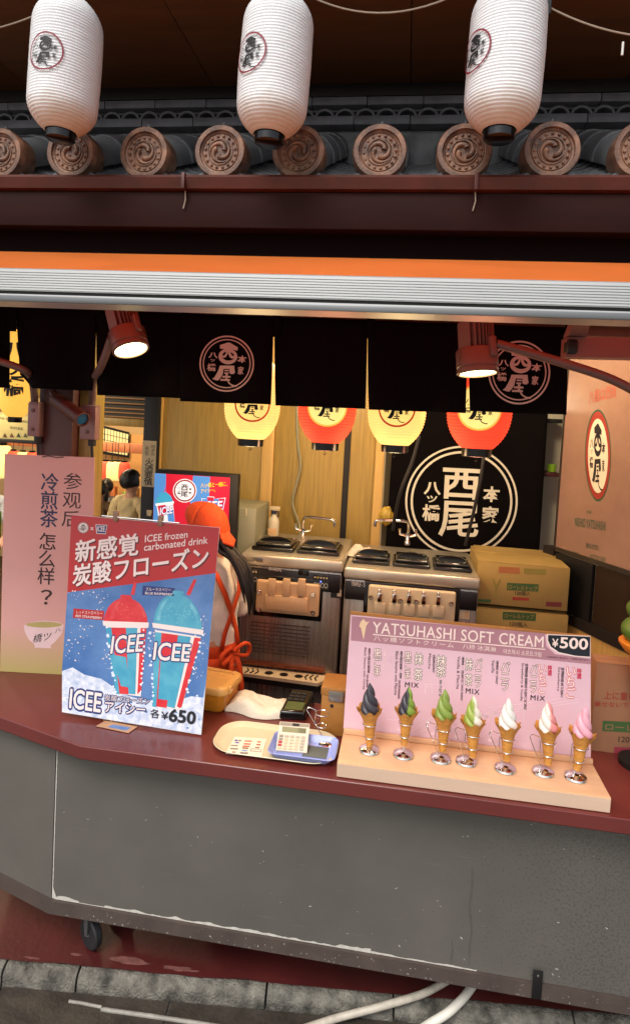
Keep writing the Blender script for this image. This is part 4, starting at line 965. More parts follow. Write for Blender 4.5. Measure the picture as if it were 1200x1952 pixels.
carton('upper cone carton with green label stacked on the other beside the machine', 908, 1076, 1084, 1158, BY+.004, .4, m_card, [('a',[rectp(966,1111,1026,1125)],m_grn),('t','ローレルトップ',968,1123,1023,1127,9,m_card),('t','120個入',981,1134,1010,1136,8,m_dkp),('a',[rectp(976,1138,1008,1144)],m_redp),('a',[rectp(950,1080,990,1092)],mat('faded_red_print','a8693c',.7)),('a',[rectp(998,1083,1040,1094)],mat('faded_green_print','8d8038',.7)),('a',[rectp(1040,1147,1070,1156)],mat('maroon_print','6a2a2a',.7)),('t','Y',936,1140,952,1141,36,mat('faded_green_print','8d8038',.7)),('a',[rectp(911,1142,935,1148)],m_grn)])
fl = P(905, 1062, 1.62); 
carton('flat cardboard carton lying behind the top of the cone carton stack', 905, 1054, 1062, 1076, BY+.25, .14, m_card, [])
RB = .40
carton('cone carton in reddish shade tone standing on the counter at the right edge', 1129, 1272, 1330, 1448, RB, .09, m_card2, [('a',[rectp(1148,1374,1300,1394)],m_grn),('t','ローレルトップ',1153,1392,1290,1399,13,m_card2),('t','120個入',1178,1416,1230,1418,14,m_dkp),('a',[rectp(1170,1424,1240,1436)],mat('magenta_print','8e2f3e',.7)),('t','上に重い物を',1150,1333,1240,1338,15,m_redp),('t','乗せないでください',1132,1347,1250,1352,10,m_redp),('t','Cone',1176,1452,1215,1454,9,m_dkp)])
# ================================================================ display case at the right
zL = P(1055, 1045, 1.55).z; A = P(1055, 1045, 1.55); B = Q(1200, 1093, zL); dX = (B-A).normalized(); A2 = A; B2 = A+dX*1.3
up_ = Vector((0,0,1)); zT = P(1083, 735, 1.55).z
case = thing('display_case', 'glass fronted display case with round crest standing obliquely at the right', 'display case', (A+B)/2)
cpl = Plane(A, dX.cross(up_)); nn = cpl.n
m_case = mat('tan_glass_panel', '8c6c5e', .2, var=.14, vs=3, spec=.8, coat=.5)
def slab(name, a, b, z0, z1, th, M, p, fwd=0): 
    o_ = nn*fwd; return MB().quadslab(Vector((a.x,a.y,z0))+o_, Vector((b.x,b.y,z0))+o_, Vector((b.x,b.y,z1))+o_, Vector((a.x,a.y,z1))+o_, -nn*th).build(name, M, p, 0)
slab('glass_panel', A2+dX*.012, B2, zL+.012, zT+.5, .02, m_case, case)
m_frame = mat('dark_steel_frame', '4a4540', .35, .7)
slab('frame_edge', A2, A2+dX*.0115, zL, zT+.5, .03, m_frame, case, .004); slab('frame_edge', A2+dX*.012, B2, zL-.012, zL+.0115, .03, m_frame, case, .004)
m_cw = mat('crest_white', 'd5c8b0', .5); m_cr = mat('crest_red_ring', '8c2c22', .5); m_cg = mat('green_lettering', '1f4a34', .5); m_rl = mat('red_lettering', 'a0402c', .5)
on_pixels(cpl, fill2d([ell(0,0,1)]), 1139, 868, 25, 88, 'crest_outline', m_cg, case, .0006, 0); on_pixels(cpl, fill2d([ell(0,0,1)]), 1139, 868, 23.5, 84, 'crest_border', m_cr, case, .0012, 0); on_pixels(cpl, fill2d([ell(0,0,1)]), 1139, 869, 19, 71, 'crest_field', m_cw, case, .0018, 0)
on_pixels(cpl, CREST, 1138, 869, 19.5, 76, 'crest', m_ink, case, .0024, 0)
ptext(cpl, '八橋は西尾', 1121, 771, 1174, 757, 26, 'lettering', m_rl, case, .001, up=(0,-26))
ptext(cpl, '本家', 1117, 979, 1127, 980, 7, 'lettering', m_cg, case, .001, up=(0,-7))
ptext(cpl, 'NISHIO YATSUHASHI', 1095, 1003, 1153, 1012, 19, 'lettering', m_cg, case, .001, up=(0,-17), bold=.01)
ptext(cpl, 'SINCE KYOTO', 1116, 1044, 1140, 1050, 10, 'lettering', m_cg, case, .001, up=(0,-10)); ptext(cpl, 'JAPAN', 1087, 1058, 1102, 1061, 8, 'lettering', m_cg, case, .001, up=(0,-8)); ptext(cpl, 'FACTORY SHOP', 1124, 1066, 1153, 1073, 10, 'lettering', m_cg, case, .001, up=(0,-10))
cab = thing('sliding_cabinet', 'black sliding door cabinet under the oblique display case', 'cabinet', (A+B)/2-Vector((0,0,.4)))
zc = zL-.36
slab('door', A2+dX*.02-Vector((0,0,0)), A2+dX*.30, zc+.05, zL-.02, .02, m_black, cab); slab('door', A2+dX*.31, B2, zc+.05, zL-.02, .02, mat('dark_brown_door','2a1c12',.4), cab, -.012)
slab('sill', A2, B2, zc, zc+.049, .06, m_darkwood, cab, .02); slab('track', A2+dX*.05, A2+dX*.2, zc+.0495, zc+.053, .02, m_steel, cab, .015)
slab('plinth', A2-dX*.1, B2, zc-.6, zc-.001, .05, m_batten, cab, .01); slab('stile', A2-dX*.09, A2-dX*.001, zc, zL+.0, .05, m_darkwood, cab)
# ================================================================ giant soft cream model at the right edge
m_matcha = mat('matcha_green', '4d6b22', .4, var=.12, vs=6); m_waf = mat('orange_cone_plastic', 'd0781e', .4, var=.06)
c = P(1223, 1400, .33); gs = thing('soft_cream_model', 'large green soft cream model on orange cone cut by the right edge', 'display model', (c.x, .33, T))
zc0 = P(1223, 1228, .33).z
mbx = MB(); 
for k, (rr, zz) in enumerate(((.092,.045),(.080,.12),(.058,.18),(.03,.225))):
    mbx.lathe([(rr*math.cos(a)+.004, zz+rr*.62*math.sin(a)) for a in [R(-88+176*i/12) for i in range(13)]], (c.x, .33, zc0), 32)
mbx.build('cream', m_matcha, gs, 60)
MB().lathe([(.02,-.16),(.05,-.155),(.062,-.04),(.08,-.03),(.100,-.004),(.100,.004),(.08,.01)], (c.x,.33,zc0), 32).build('cone', m_waf, gs)
MB().lathe([(.07,T+.001-zc0),(.07,T+.02-zc0),(.02,T+.03-zc0),(.018,-.158)], (c.x,.33,zc0), 28).build('stand', m_black, gs)
# ================================================================ room behind on the left
m_warmwall = mat('warm_plaster', 'c9a878', .8, var=.06)
back = thing('tea_room_wall', 'warm plaster wall of the lit shop room behind on the left', 'wall', (-3.2, 5.6, 0))
MB().box(-7, 0, 5.6, 5.7, 0, 2.9).build('wall_face', m_warmwall, back)
MB().box(-7.05, -7, .9, 5.7, 0, 2.9).build('side_face', m_warmwall, back)
z0 = P(215, 762, 5.5).z; MB().rbox(-7, 0, 5.45, 5.59, z0, z0+.26, .004).build('header_board', m_ply, back)
rc = thing('tea_room_ceiling', 'dark slatted ceiling of the lit room behind the pillar', 'ceiling', (-3, 4, 2.6))
MB().box(-7, -.6, 2.0, 5.6, 2.62, 2.66).build('ceiling_board', m_darkwood, rc)
for i in range(7): MB().rbox(-7, -.6, 2.3+i*.46, 2.3+i*.46+.10, 2.53, 2.619, .003).build('slat', m_ply if i > 3 else mat('mid_wood','6a4420',.5,var=.15), rc)
lv = thing('slatted_canopy', 'dark slatted canopy with edges painted as lit above the latticed window', 'canopy', P(225, 815, 3.9))
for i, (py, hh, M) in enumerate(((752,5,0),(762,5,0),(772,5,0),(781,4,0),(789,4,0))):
    for dy, h2, M2 in ((0, hh, m_darkwood), (hh, 2.6, mat('painted_lit_edge','a07038',.5))):  # light on the slat edges is painted as paler strips
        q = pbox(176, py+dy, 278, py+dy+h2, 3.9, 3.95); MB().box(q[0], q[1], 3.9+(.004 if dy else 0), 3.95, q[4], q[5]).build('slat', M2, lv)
q = pbox(176, 797, 278, 812, 3.92, 3.95); MB().rbox(q[0], q[1], 3.92, 4.1, q[4], q[5], .004).build('canopy_edge', m_ply, lv)
q = pbox(176, 700, 278, 797, 3.96, 3.98); MB().box(q[0], q[1], 3.96, 3.98, q[4], q[5]).build('canopy_back', m_darkwood, lv)
# shoji
sh = thing('shoji_window', 'latticed paper window glowing above the lantern row in the back room', 'window', P(213, 868, 5.0))
spl = plane3(P(183, 812, 4.9), P(245, 828, 5.15), P(183, 858, 4.9)); m_shoji = mat('lit_paper', 'd8c98e', .8, var=.04, emit=.35)
art(spl, [[(178,806),(247,824),(246,873),(176,863)]], 'frame_board', m_darkwood, sh, -.004)
art(spl, [[(183,812),(245,828),(243,868),(181,858)]], 'paper', m_shoji, sh, .0)
for i in range(12):
    t = i/11; x = 183+62*t; y = 812+16*t; w_ = .9 if i not in (3,) else 1.8; art(spl, [[(x-w_/2,y),(x+w_/2,y),(x+w_/2-2,y+41),(x-w_/2-2,y+41)]], 'lattice_bar', m_darkwood, sh, .006)
for j in range(5):
    y = 811+j*11.6; art(spl, [[(182,y),(246,y+16-j*1.2),(246,y+17-j*1.2),(182,y+1)]], 'lattice_bar', m_darkwood, sh, .004)
# row of small lanterns in the back room
m_sy = mat('small_lit_yellow', 'e8c878', .7, emit=.9); m_sr = mat('small_lit_red', 'd8482c', .7, emit=.8)
sm_prof = [(.03,-.105),(.05,-.10),(.066,-.07),(.072,0),(.066,.07),(.05,.10),(.03,.105)]
sl_me = {'y': mesh_of(MB().lathe(sm_prof, n=20), m_sy, 60), 'r': mesh_of(MB().lathe(sm_prof, n=20), m_sr, 60)}
cap_me = mesh_of(MB().lathe([(.03,.1055),(.034,.106),(.034,.125),(.03,.126)], n=16), m_lacquer)
names = ['first','second','third','fourth','fifth','sixth','seventh','eighth','ninth']
for i, (px, py, k) in enumerate(((172,895,'r'),(188,896,'y'),(201,897,'r'),(213,898,'y'),(224,898,'y'),(236,899,'r'),(2,880,'y'),(25,877,'r'),(43,879,'y'),(61,880,'r'))):
    Y = 4.3; q = P(px, py, Y)
    lab = f'small lit {"yellow" if k == "y" else "red"} lantern in the back room, {names[i]} in the row right of the pillar' if i < 6 else ('larger lit yellow lantern at the left edge above the capped worker' if i == 6 else f'small lit {["red","yellow","red"][i-7]} lantern above the tall board, {names[i-7]} from the left')
    t = thing('small_lantern', lab, 'lantern', q-Vector((0,0,.105)), 'small lanterns in the back room'); s_ = 1.7 if i == 6 else .95
    rep('paper_body', sl_me[k], Matrix.Translation(q) @ Matrix.Scale(s_, 4), t); rep('cap', cap_me, Matrix.Translation(q) @ Matrix.Scale(s_, 4), t)
    MB().tube([q+Vector((0,0,.12*s_)), q+Vector((0,0,.30))], .004, 5).build('cord', m_rubber, t)
# rail that carries them and the red band
bnd = thing('lantern_rail', 'pinkish timber band above the small lantern row', 'rail', P(40, 850, 4.32)); 
x = pbox(-40, 838, 300, 856, 4.4, 4.5); MB().rbox(x[0], x[1], 4.4, 4.46, x[4], x[5], .004).build('rail_board', mat('salmon_wood', 'b06a44', .6), bnd)
for i in range(14): MB().rbox(x[0]+i*.16, x[0]+i*.16+.004, 4.396, 4.3995, x[4], x[5], .001).build('joint', m_darkwood, bnd)
# tall yellow lantern
TH = .62; TR = .112
def tprof(t): 
    e = min(t, 1-t); return TR*(1-(max(0, .2-e)/.2)**2.3*.5), (t-.5)*TH
q = P(31, 712, 2.2); tl2 = thing('tall_lantern', 'tall lit yellow paper lantern with black brush characters at the left edge', 'lantern', q-Vector((0,0,TH/2+.04)))
m_ty = mat('lit_tall_paper', 'e3a946', .7, var=.1, vs=5, emit=.75)
Mt = Matrix.Translation(q); rep('paper_body', mesh_of(lantern_mesh(tprof, 44, 3, .02, 36), m_ty, 60), Mt, tl2)
rep('base_ring', mesh_of(MB().lathe([(.045,-TH/2-.04),(.048,-TH/2-.036),(.048,-TH/2+.004),(.04,-TH/2+.004)], n=24), m_lacquer), Mt, tl2)
rep('top_ring', mesh_of(MB().lathe([(.045,TH/2-.004),(.048,TH/2),(.048,TH/2+.036),(.04,TH/2+.036)], n=24), m_lacquer), Mt, tl2)
rep('cord', mesh_of(MB().tube([(0,0,TH/2+.03),(0,0,TH/2+.2)], .005, 6), m_rubber), Mt, tl2)
az = math.atan2(EYE.x-q.x, q.y-EYE.y)-.12
for ch, zz, sc_ in (('八', .14, .075), ('ツ', .03, .05), ('橋', -.09, .075)):
    bv, fs = text2d(ch, .03); cx_ = (min(v.x for v in bv)+max(v.x for v in bv))/2; cy_ = (min(v.y for v in bv)+max(v.y for v in bv))/2; hh = max(v.y for v in bv)-cy_
    rep('character', mesh_of(wrap_crest(([((v.x-cx_)/hh*.9, (v.y-cy_)/hh) for v in bv], fs), tprof, az, zz, sc_, .003), m_ink, 0), Mt, tl2)
# tasting sign
ts = thing('tasting_sign', 'pale tasting sign with black lettering behind the tall yellow lantern', 'sign', P(35, 840, 3.0)); tpl = Plane((0, 3.0, 0), (0, 1, 0))
x = pbox(-60, 786, 72, 836, 3.0, 3.02); MB().rbox(x[0], x[1], 3.003, 3.03, x[4], x[5], .003).build('sign_board', mat('glow_cream_board', 'c8b878', .7, emit=.15), ts)  # board glows faintly by itself in place of light falling on it
ptext(tpl, 'Feel free to try tasting', -22, 797, 56, 809, 8, 'lettering', m_ink, ts, .001, bold=.004)
ptext(tpl, 'ご自由にご試食ください', -20, 783+4, 52, 790+4, 5, 'lettering', m_ink, ts, .001); ptext(tpl, '请试吃看看', 18, 817, 43, 820, 5, 'lettering', m_ink, ts, .001)
for i, c_ in enumerate(('5a3a20','6a3a20','2c4020','4a5030')): art(tpl, [[(5+i*13,833),(14+i*13,834),(9+i*13,825)]], 'picture', mat(f'picture_ink_{i}', c_, .7), ts, .001)
MB().rbox(x[0], x[1], 2.99, 3.04, x[4]-.03, x[4]-.001, .003).build('sign_ledge', m_darkwood, ts)
# black post with paper charm
bp_ = thing('black_post', 'black timber post beside the wood panels carrying a paper charm', 'post', P(286, 1200, 1.9)); x = pbox(271, 850, 300, 900, 1.9, 2)
MB().rbox(x[0], x[1], 1.9, 2.05, 0, 2.75, .004).build('post', m_black, bp_)
tsn = thing('paper_charm', 'long paper fire charm with brush writing pasted on the black post', 'paper sign', P(283, 930, 1.89)); ppl = Plane((0, 1.893, 0), (0, 1, 0)); m_pap = mat('aged_paper', 'a89d84', .85, var=.08)
x = pbox(270, 840, 296, 928, 1.893, 1.9); MB().box(x[0], x[1], 1.893, 1.899, x[4], x[5]).build('paper', m_pap, tsn)
ptext(ppl, '火\n迺\n要\n慎', 274, 925, 290, 926, 52, 'lettering', m_ink, tsn, .001, bold=.015, line=.9); ptext(ppl, '阿\n多\n古', 287, 868, 295, 869, 20, 'lettering', m_ink, tsn, .001); ptext(ppl, '祀\n符', 276, 868, 283, 869, 18, 'lettering', m_ink, tsn, .001)
tag(MB().rbox(*pbox(272, 984, 296, 990, 1.85, 1.9), .002).build('cup_shelf', m_darkwood), 'little dark shelf on the black post holding white cups', 'shelf')
for i, (py, lab) in enumerate(((984,'lower white paper cup on the black post shelf'),)):
    b = P(284, py, 1.872); tag(MB().lathe([(.014,0),(.018,.036),(.016,.036),(.012,.002),(.001,.002)], (b.x, 1.872, b.z+.002), 20).build('paper_cup', m_creampale), 'white paper cup on the little black post shelf', 'cup')
# shelf of goods deep in the room
gd = thing('goods_shelf', 'shelf of packaged sweets with glowing back deep in the back room', 'shelf', P(215, 985, 4.9)); x = pbox(150, 975, 272, 985, 4.9, 5.2); MB().rbox(x[0], x[1], 4.9, 5.2, x[4], x[5], .004).build('shelf_board', m_ply, gd)
MB().box(x[0], x[1], 5.21, 5.23, x[4], x[5]+.9).build('shelf_back', mat('glow_shelf_back', 'c08a4c', .7, emit=.12), gd)  # back sheet given a weak glow that stands for lamplight
gc = ['c9b23a','d8cfa8','b8642a','d0c8b0','7c9a3c','c98a4a']
for i, px in enumerate((182,197,212,226,240,254)):
    b = P(px, 975, 5.0); h_ = .18+.05*(i % 3)
    tag(MB().rbox(b.x-.045, b.x+.045, 4.98, 5.06, x[5]+.001, x[5]+h_, .012).build('sweets_package', mat(f'package_{i}', gc[i], .5, var=.2, vs=15)), ['mustard','cream','rust','off white','green','tan'][i]+' sweets package on the back room shelf', 'package', 'packages on the back room shelf')
# ================================================================ ceiling lamps (lit room)
m_disc = mat('ceiling_lamp_disc', 'fff0c8', .5, emit=6, ecol='ffdf9a', var=0)
def ceil_light(x, y, z, e, lab, col=(1, .80, .52)):
    t = thing('ceiling_light', lab, 'lamp', (x, y, z), 'ceiling lamps'); MB().lathe([(.09,0),(.095,-.01),(.095,-.03),(.085,-.034)], (x,y,z), 28).build('housing', m_black, t)
    MB().lathe([(.083,-.035),(.001,-.036)], (x,y,z), 24, cap=False).build('diffuser', m_disc, t)
    l = bpy.data.lights.new('ceiling_lamp_light', 'POINT'); l.energy = e; l.color = col; l.shadow_soft_size = .09
    o_ = bpy.data.objects.new('ceiling_lamp_light', l); COL.objects.link(o_); o_.parent = t; o_.location = (0,0,-.14)
ceil_light(-.55, 1.05, 2.679, 23, 'round ceiling lamp over the two lid machine'); ceil_light(.45, 1.05, 2.679, 21, 'round ceiling lamp over the three lid machine')
ceil_light(-3.2, 4.0, 2.53, 70, 'round ceiling lamp over the back room visitors'); ceil_light(-4.0, 2.6, 2.53, 45, 'round ceiling lamp behind the tall yellow lantern')
# ================================================================ people
m_skin = mat('skin', 'c08a68', .5, var=.06); m_hair = mat('dark_hair', '15100e', .45, var=.3, vs=40, stretch=(1,1,.2), bump=.3, bs=80)
def skinned(name, verts, edges, M, parent, Mw, sub=2):
    me = bpy.data.meshes.new(name); base = parent.location
    me.from_pydata([(Mw @ Vector(v[:3]))-base for v in verts], edges, []); me.materials.append(M)
    ob = bpy.data.objects.new(name, me); COL.objects.link(ob); ob.parent = parent
    s = ob.modifiers.new('skin', 'SKIN'); s.use_smooth_shade = True
    if not me.skin_vertices: me.skin_vertices.new()
    sc_ = Mw.to_scale().x
    for i, v in enumerate(verts):
        r_ = v[3]*sc_; me.skin_vertices[0].data[i].radius = (r_, (v[4]*sc_ if len(v) > 4 else r_))
    me.skin_vertices[0].data[0].use_root = True
    u = ob.modifiers.new('sub', 'SUBSURF'); u.levels = sub; u.render_levels = sub
    return ob
def person(label, loc, yaw, h, shirt, pants, arms, hair='short', lean=0.0, skirt=False):
    """faces -Y before yaw; arms = ((elbow, wrist) left, right)"""
    t = thing('person', label, 'person', loc); k = h/1.66
    Mw = Matrix.Translation(Vector(loc)) @ Matrix.Rotation(yaw, 4, 'Z') @ Matrix.Scale(k, 4)
    V = [(0,0,.92,.10,.085),(0,0,1.06,.09,.07),(0,-lean*.3,1.24,.105,.08),(0,-lean*.6,1.38,.06,.055),(0,-lean,1.45,.045,.045),(0,-lean-.01,1.50,.056,.07),(0,-lean-.012,1.57,.072,.088),(0,-lean-.008,1.63,.055,.07)]
    E_ = [(0,1),(1,2),(2,3),(3,4),(4,5),(5,6),(6,7)]
    V += [(0,-lean-.105,1.555,.008)]; E_.append((6,8))
    for s in (-1,1): V.append((s*.075,-lean+.005,1.56,.012,.018)); E_.append((6,len(V)-1))
    SH = []
    for s, (el, wr) in zip((-1,1), arms):
        i = len(V); sx = s*.165
        V += [(sx,-lean*.6,1.365,.047), (el[0],el[1],el[2],.038), (wr[0],wr[1],wr[2],.026)]; E_ += [(3,i),(i,i+1),(i+1,i+2)]; SH.append((V[i],V[i+1],V[i+2]))
        d = (Vector(wr)-Vector(el)).normalized(); sd = d.cross(Vector((0,0,1))); sd = sd.normalized() if sd.length > .1 else Vector((0,1,0)); pn = d.cross(sd)
        pm = Vector(wr)+d*.05; V.append((*pm,.030,.018)); E_.append((i+2,i+3))
        for f, (o_, ln) in enumerate(((-.028,.055),(-.012,.075),(.004,.08),(.019,.07))):
            b = pm+d*.035+sd*o_; V += [(*b,.010), (*(b+d*ln*.5+pn*.006),.009), (*(b+d*ln+pn*.022),.007)]; j = len(V)-3; E_ += [(i+3,j),(j,j+1),(j+1,j+2)]
        b = pm-d*.01-sd*.038; V += [(*b,.011), (*(b+d*.035-sd*.018),.009)]; j = len(V)-2; E_ += [(i+3,j),(j,j+1)]
    for s in (-1,1):
        i = len(V); V += [(s*.085,0,.86,.08),(s*.09,-.01,.48,.055),(s*.09,.02,.10,.038),(s*.10,-.10,.045,.035)]; E_ += [(0,i),(i,i+1),(i+1,i+2),(i+2,i+3)]
    skinned('body', V, E_, m_skin, t, Mw)
    SV = [(0,0,.76,.135,.11),(0,0,1.06,.112,.09),(0,-lean*.3,1.24,.128,.10),(0,-lean*.6,1.385,.075,.066),(0,-lean*.85,1.425,.060,.06)]; SE = [(0,1),(1,2),(2,3),(3,4)]
    for a, b, c in SH:
        i = len(SV); m2 = [(b[q]+c[q])/2 for q in range(3)]
        SV += [(a[0],a[1],a[2],.062),(b[0],b[1],b[2],.052),(*[b[q]+(c[q]-b[q])*.2 for q in range(3)],.050)]; SE += [(3,i),(i,i+1),(i+1,i+2)]
    so2 = skinned('shirt', SV, SE, shirt, t, Mw, 3)
    if 'folds' not in bpy.data.textures: tx_ = bpy.data.textures.new('folds', 'CLOUDS'); tx_.noise_scale = .07; tx_.noise_depth = 2
    dm = so2.modifiers.new('folds', 'DISPLACE'); dm.texture = bpy.data.textures['folds']; dm.strength = .040; dm.mid_level = .22
    PV = [(0,0,.93,.118,.098)]; PE = []
    for s in (-1,1):
        i = len(PV); PV += [(s*.085,0,.84,.095),(s*.09,-.01,.48,.07),(s*.09,.02,.12,.058)]; PE += [(0,i),(i,i+1),(i+1,i+2)]
    skinned('trousers', PV, PE, pants, t, Mw)
    hc_ = Vector((0, -lean+.012, 1.585))
    def hf(u, v):
        a = u*2*math.pi; b = (v-.5)*math.pi; d = Vector((math.cos(a)*math.cos(b), math.sin(a)*math.cos(b), math.sin(b)))
        r_ = Vector((.093, .112, .108)); p = Vector((d.x*r_.x, d.y*r_.y, d.z*r_.z))
        if d.y < -.35 and d.z < .45: p.y = max(p.y, -.045); p *= .90              # face left free
        if d.z < -.3: p.z = max(p.z, -.055-.03*max(0, d.y)); 
        p *= 1+.09*noise.noise(p*24)+.05*noise.noise(p*70)
        return Mw @ (hc_+p)
    MB().grid(hf, 32, 20).build('hair', m_hair, t, 70)
    if hair == 'tail':
        skinned('ponytail', [(0,-lean+.10,1.61,.03),(0,-lean+.155,1.58,.040),(0,-lean+.17,1.48,.042),(0,-lean+.165,1.38,.032),(.01,-lean+.15,1.30,.010)], [(0,1),(1,2),(2,3),(3,4)], m_hair, t, Mw)
    return t, Mw
down = (((-.24,.0,1.12),(-.22,-.08,.90)),((.24,.0,1.12),(.22,-.08,.90)))
work = (((-.25,-.05,1.12),(-.15,-.30,1.08)),((.25,-.05,1.12),(.15,-.30,1.08)))
b = P(251, 895, 3.2); person('dark haired visitor in cream shirt standing with back turned in the lit back room', (b.x, 3.2, .006), R(160), b.z/1.695*1.66, mat('cream_shirt', 'c9b07c', .8, var=.06, bump=.2, bs=30), mat('dark_trousers', '22202a', .8), down)
b = P(203, 912, 4.2); t_, Mw = person('visitor with ponytail, white top and dark backpack in the back room', (b.x, 4.2, .006), R(205), b.z/1.695*1.66, mat('white_top', 'd8d2c4', .8), mat('dark_trousers', '22202a', .8), down, 'tail')
mbk = MB().rbox(-.13,.13,.09,.22,1.02,1.36,.04,3); mbk.v = [Mw @ v for v in mbk.v]; mbk.build('backpack', mat('black_nylon','14141a',.7), t_)
b = P(189, 915, 3.6); person('visitor in brown jacket half hidden by the pink board', (b.x, 3.6, .006), R(190), b.z/1.695*1.66, mat('brown_jacket', '7a5a34', .8), mat('dark_trousers', '22202a', .8), down)
b = P(-34, 880, 2.6); t_, Mw = person('shop worker in white cap and green apron at the left edge', (b.x, 2.6, .006), R(40), b.z/1.73*1.66, mat('white_top', 'd8d2c4', .8), mat('dark_trousers', '22202a', .8), work)
mbk = MB().lathe([(.105,1.60),(.108,1.64),(.10,1.72),(.07,1.75),(.001,1.752)], (0,.01,0), 24, cap=False); mbk.v = [Mw @ v for v in mbk.v]; mbk.build('cap', m_creampale, t_)
mbk = MB().grid(lambda u, v: Mw @ Vector((-.15+.30*u, -.135-.02*math.sin(u*math.pi), .55+.75*v)), 8, 8); ob = mbk.build('apron', mat('green_apron','6f8a2c',.8), t_); sm_ = ob.modifiers.new('thickness','SOLIDIFY'); sm_.thickness = .006
# staff member behind the poster
hb = P(384, 966, .92)
m_shirt = mat('white_uniform_shirt', 'e4dccf', .85, var=.05, bump=1.0, bs=17, stretch=(1,1,.45)); m_or = mat('orange_cloth', 'd84a12', .75, var=.12, vs=8, bump=.3, bs=120)
loc = Vector((P(414, 1150, .92).x-.005, .92, .006)); k_ = 1.575
st_, Mw = person('staff member in orange bandana and apron over white shirt, back turned behind the drink poster', loc, R(-118), k_, m_shirt, mat('dark_trousers', '22202a', .8), work, 'none', lean=.10)
kk = k_/1.66
def bandana(u, v):
    a = u*2*math.pi; b_ = R(-4+94*v); r_ = Vector((.106,.127,.122)); d = Vector((math.cos(a)*math.cos(b_), math.sin(a)*math.cos(b_), math.sin(b_)))
    p = Vector((d.x*r_.x, d.y*r_.y, d.z*r_.z)); p.z += .085*max(0, -d.y)*(1-v)-.05*max(0, d.y)*(1-v); p *= 1+.03*noise.noise(p*25)
    return Mw @ (Vector((0,-.10+.012,1.59))+p)
bo = MB().grid(bandana, 36, 12).build('bandana', m_or, st_, 70); sm_ = bo.modifiers.new('thickness','SOLIDIFY'); sm_.thickness = .004
def pw(*p): return Mw @ Vector(p)
MB().prism([pw(-.03,.02,1.58),pw(.03,.02,1.58),pw(.045,.07,1.53),pw(.0,.10,1.51),pw(-.045,.07,1.53)], (0,0,.008)).build('bandana_tail', m_or, bo)
pt = None
for k in range(16):
    rr_ = random.Random(k); o1, o2, o3 = rr_.uniform(-.025,.025), rr_.uniform(-.02,.02), rr_.uniform(-.03,.03)
    pts = bez([Mw @ Vector(q_) for q_ in ((o1*.4,-.02,1.55+o2*.4),(o1,.04+o2*.5,1.505+o2),(-.01+o1,.115+o2,1.45+o3*.5),(-.02+o1*1.2,.165+o2,1.38+o3),(-.025+o1,.19+o2,1.30+o3),(-.03+o1*.6,.20+o2,1.22+o3*1.6))], 5)
    nn_ = len(pts); mbp = MB().tube(pts, [.013*math.sin(math.pi*min(.97, .25+.75*i_/nn_))+.001 for i_ in range(nn_)], 7)
    o_ = mbp.build('ponytail' if pt is None else 'hair_strand', m_hair, st_ if pt is None else pt, 70); pt = pt or o_
def strap(pts, w_, nm):
    mb = MB(); P_ = [Vector(p) for p in pts]; vs = []
    for i, p in enumerate(P_):
        d = (P_[min(i+1,len(P_)-1)]-P_[max(i-1,0)]).normalized(); n_ = Vector((p.x*.4, 1, 0)).normalized(); s_ = d.cross(n_).normalized()*w_/2
        vs += [Mw @ (p-s_), Mw @ (p+s_)]
    mb.add(vs, [(2*i,2*i+1,2*i+3,2*i+2) for i in range(len(P_)-1)]); o_ = mb.build(nm, m_or, st_, 60); q_ = o_.modifiers.new('thickness','SOLIDIFY'); q_.thickness = .004; return o_
strap([(-.10,.02,1.425),(-.085,.075,1.38),(-.05,.108,1.28),(.0,.112,1.17),(.04,.108,1.08),(.06,.11,1.00)], .028, 'apron_strap'); strap([(.10,.02,1.425),(.085,.075,1.38),(.05,.110,1.28),(.0,.116,1.17),(-.04,.110,1.08),(-.06,.112,1.00)], .028, 'apron_strap')
def band(u, v):
    a = R(-200+220*u); return pw(.135*math.cos(a), .112*-math.sin(a)*-1 if False else .118*math.sin(a+math.pi), .97+.05*v)
MB().lathe([(.142,.965),(.146,.98),(.146,1.01),(.142,1.02)], n=32, cap=False)
mbk = MB().lathe([(.132,.955),(.137,.97),(.137,1.005),(.132,1.02)], n=32, cap=False); mbk.v = [Mw @ Vector((v.x, v.y*.86, v.z)) for v in mbk.v]; wb = mbk.build('apron_waistband', m_or, st_)
for s in (-1, 1):
    lp = [Vector((0,.13,.985)), Vector((s*.05,.155,1.02)), Vector((s*.10,.15,.995)), Vector((s*.095,.145,.95)), Vector((s*.05,.14,.955)), Vector((0,.13,.98))]
    MB().tube([Mw @ p for p in bez(lp, 5)], .010, 8).build('bow_loop', m_or, wb); strap([(s*.012,.135,.98),(s*.03,.155,.90),(s*.045,.16,.80),(s*.05,.158,.70)], .035, 'bow_tail')
mbk = MB().grid(lambda u, v: Mw @ Vector((math.cos(R(200+140*u))*.142, math.sin(R(200+140*u))*.125, .45+.85*v)), 20, 10); ob = mbk.build('apron', m_or, st_); q_ = ob.modifiers.new('thickness','SOLIDIFY'); q_.thickness = .005
mbk = MB().grid(lambda u, v: Mw @ Vector((math.cos(R(20+140*u))*.140, math.sin(R(20+140*u))*.122, .45+.51*v)), 20, 10); ob = mbk.build('apron_skirt', m_or, st_); q_ = ob.modifiers.new('thickness','SOLIDIFY'); q_.thickness = .005
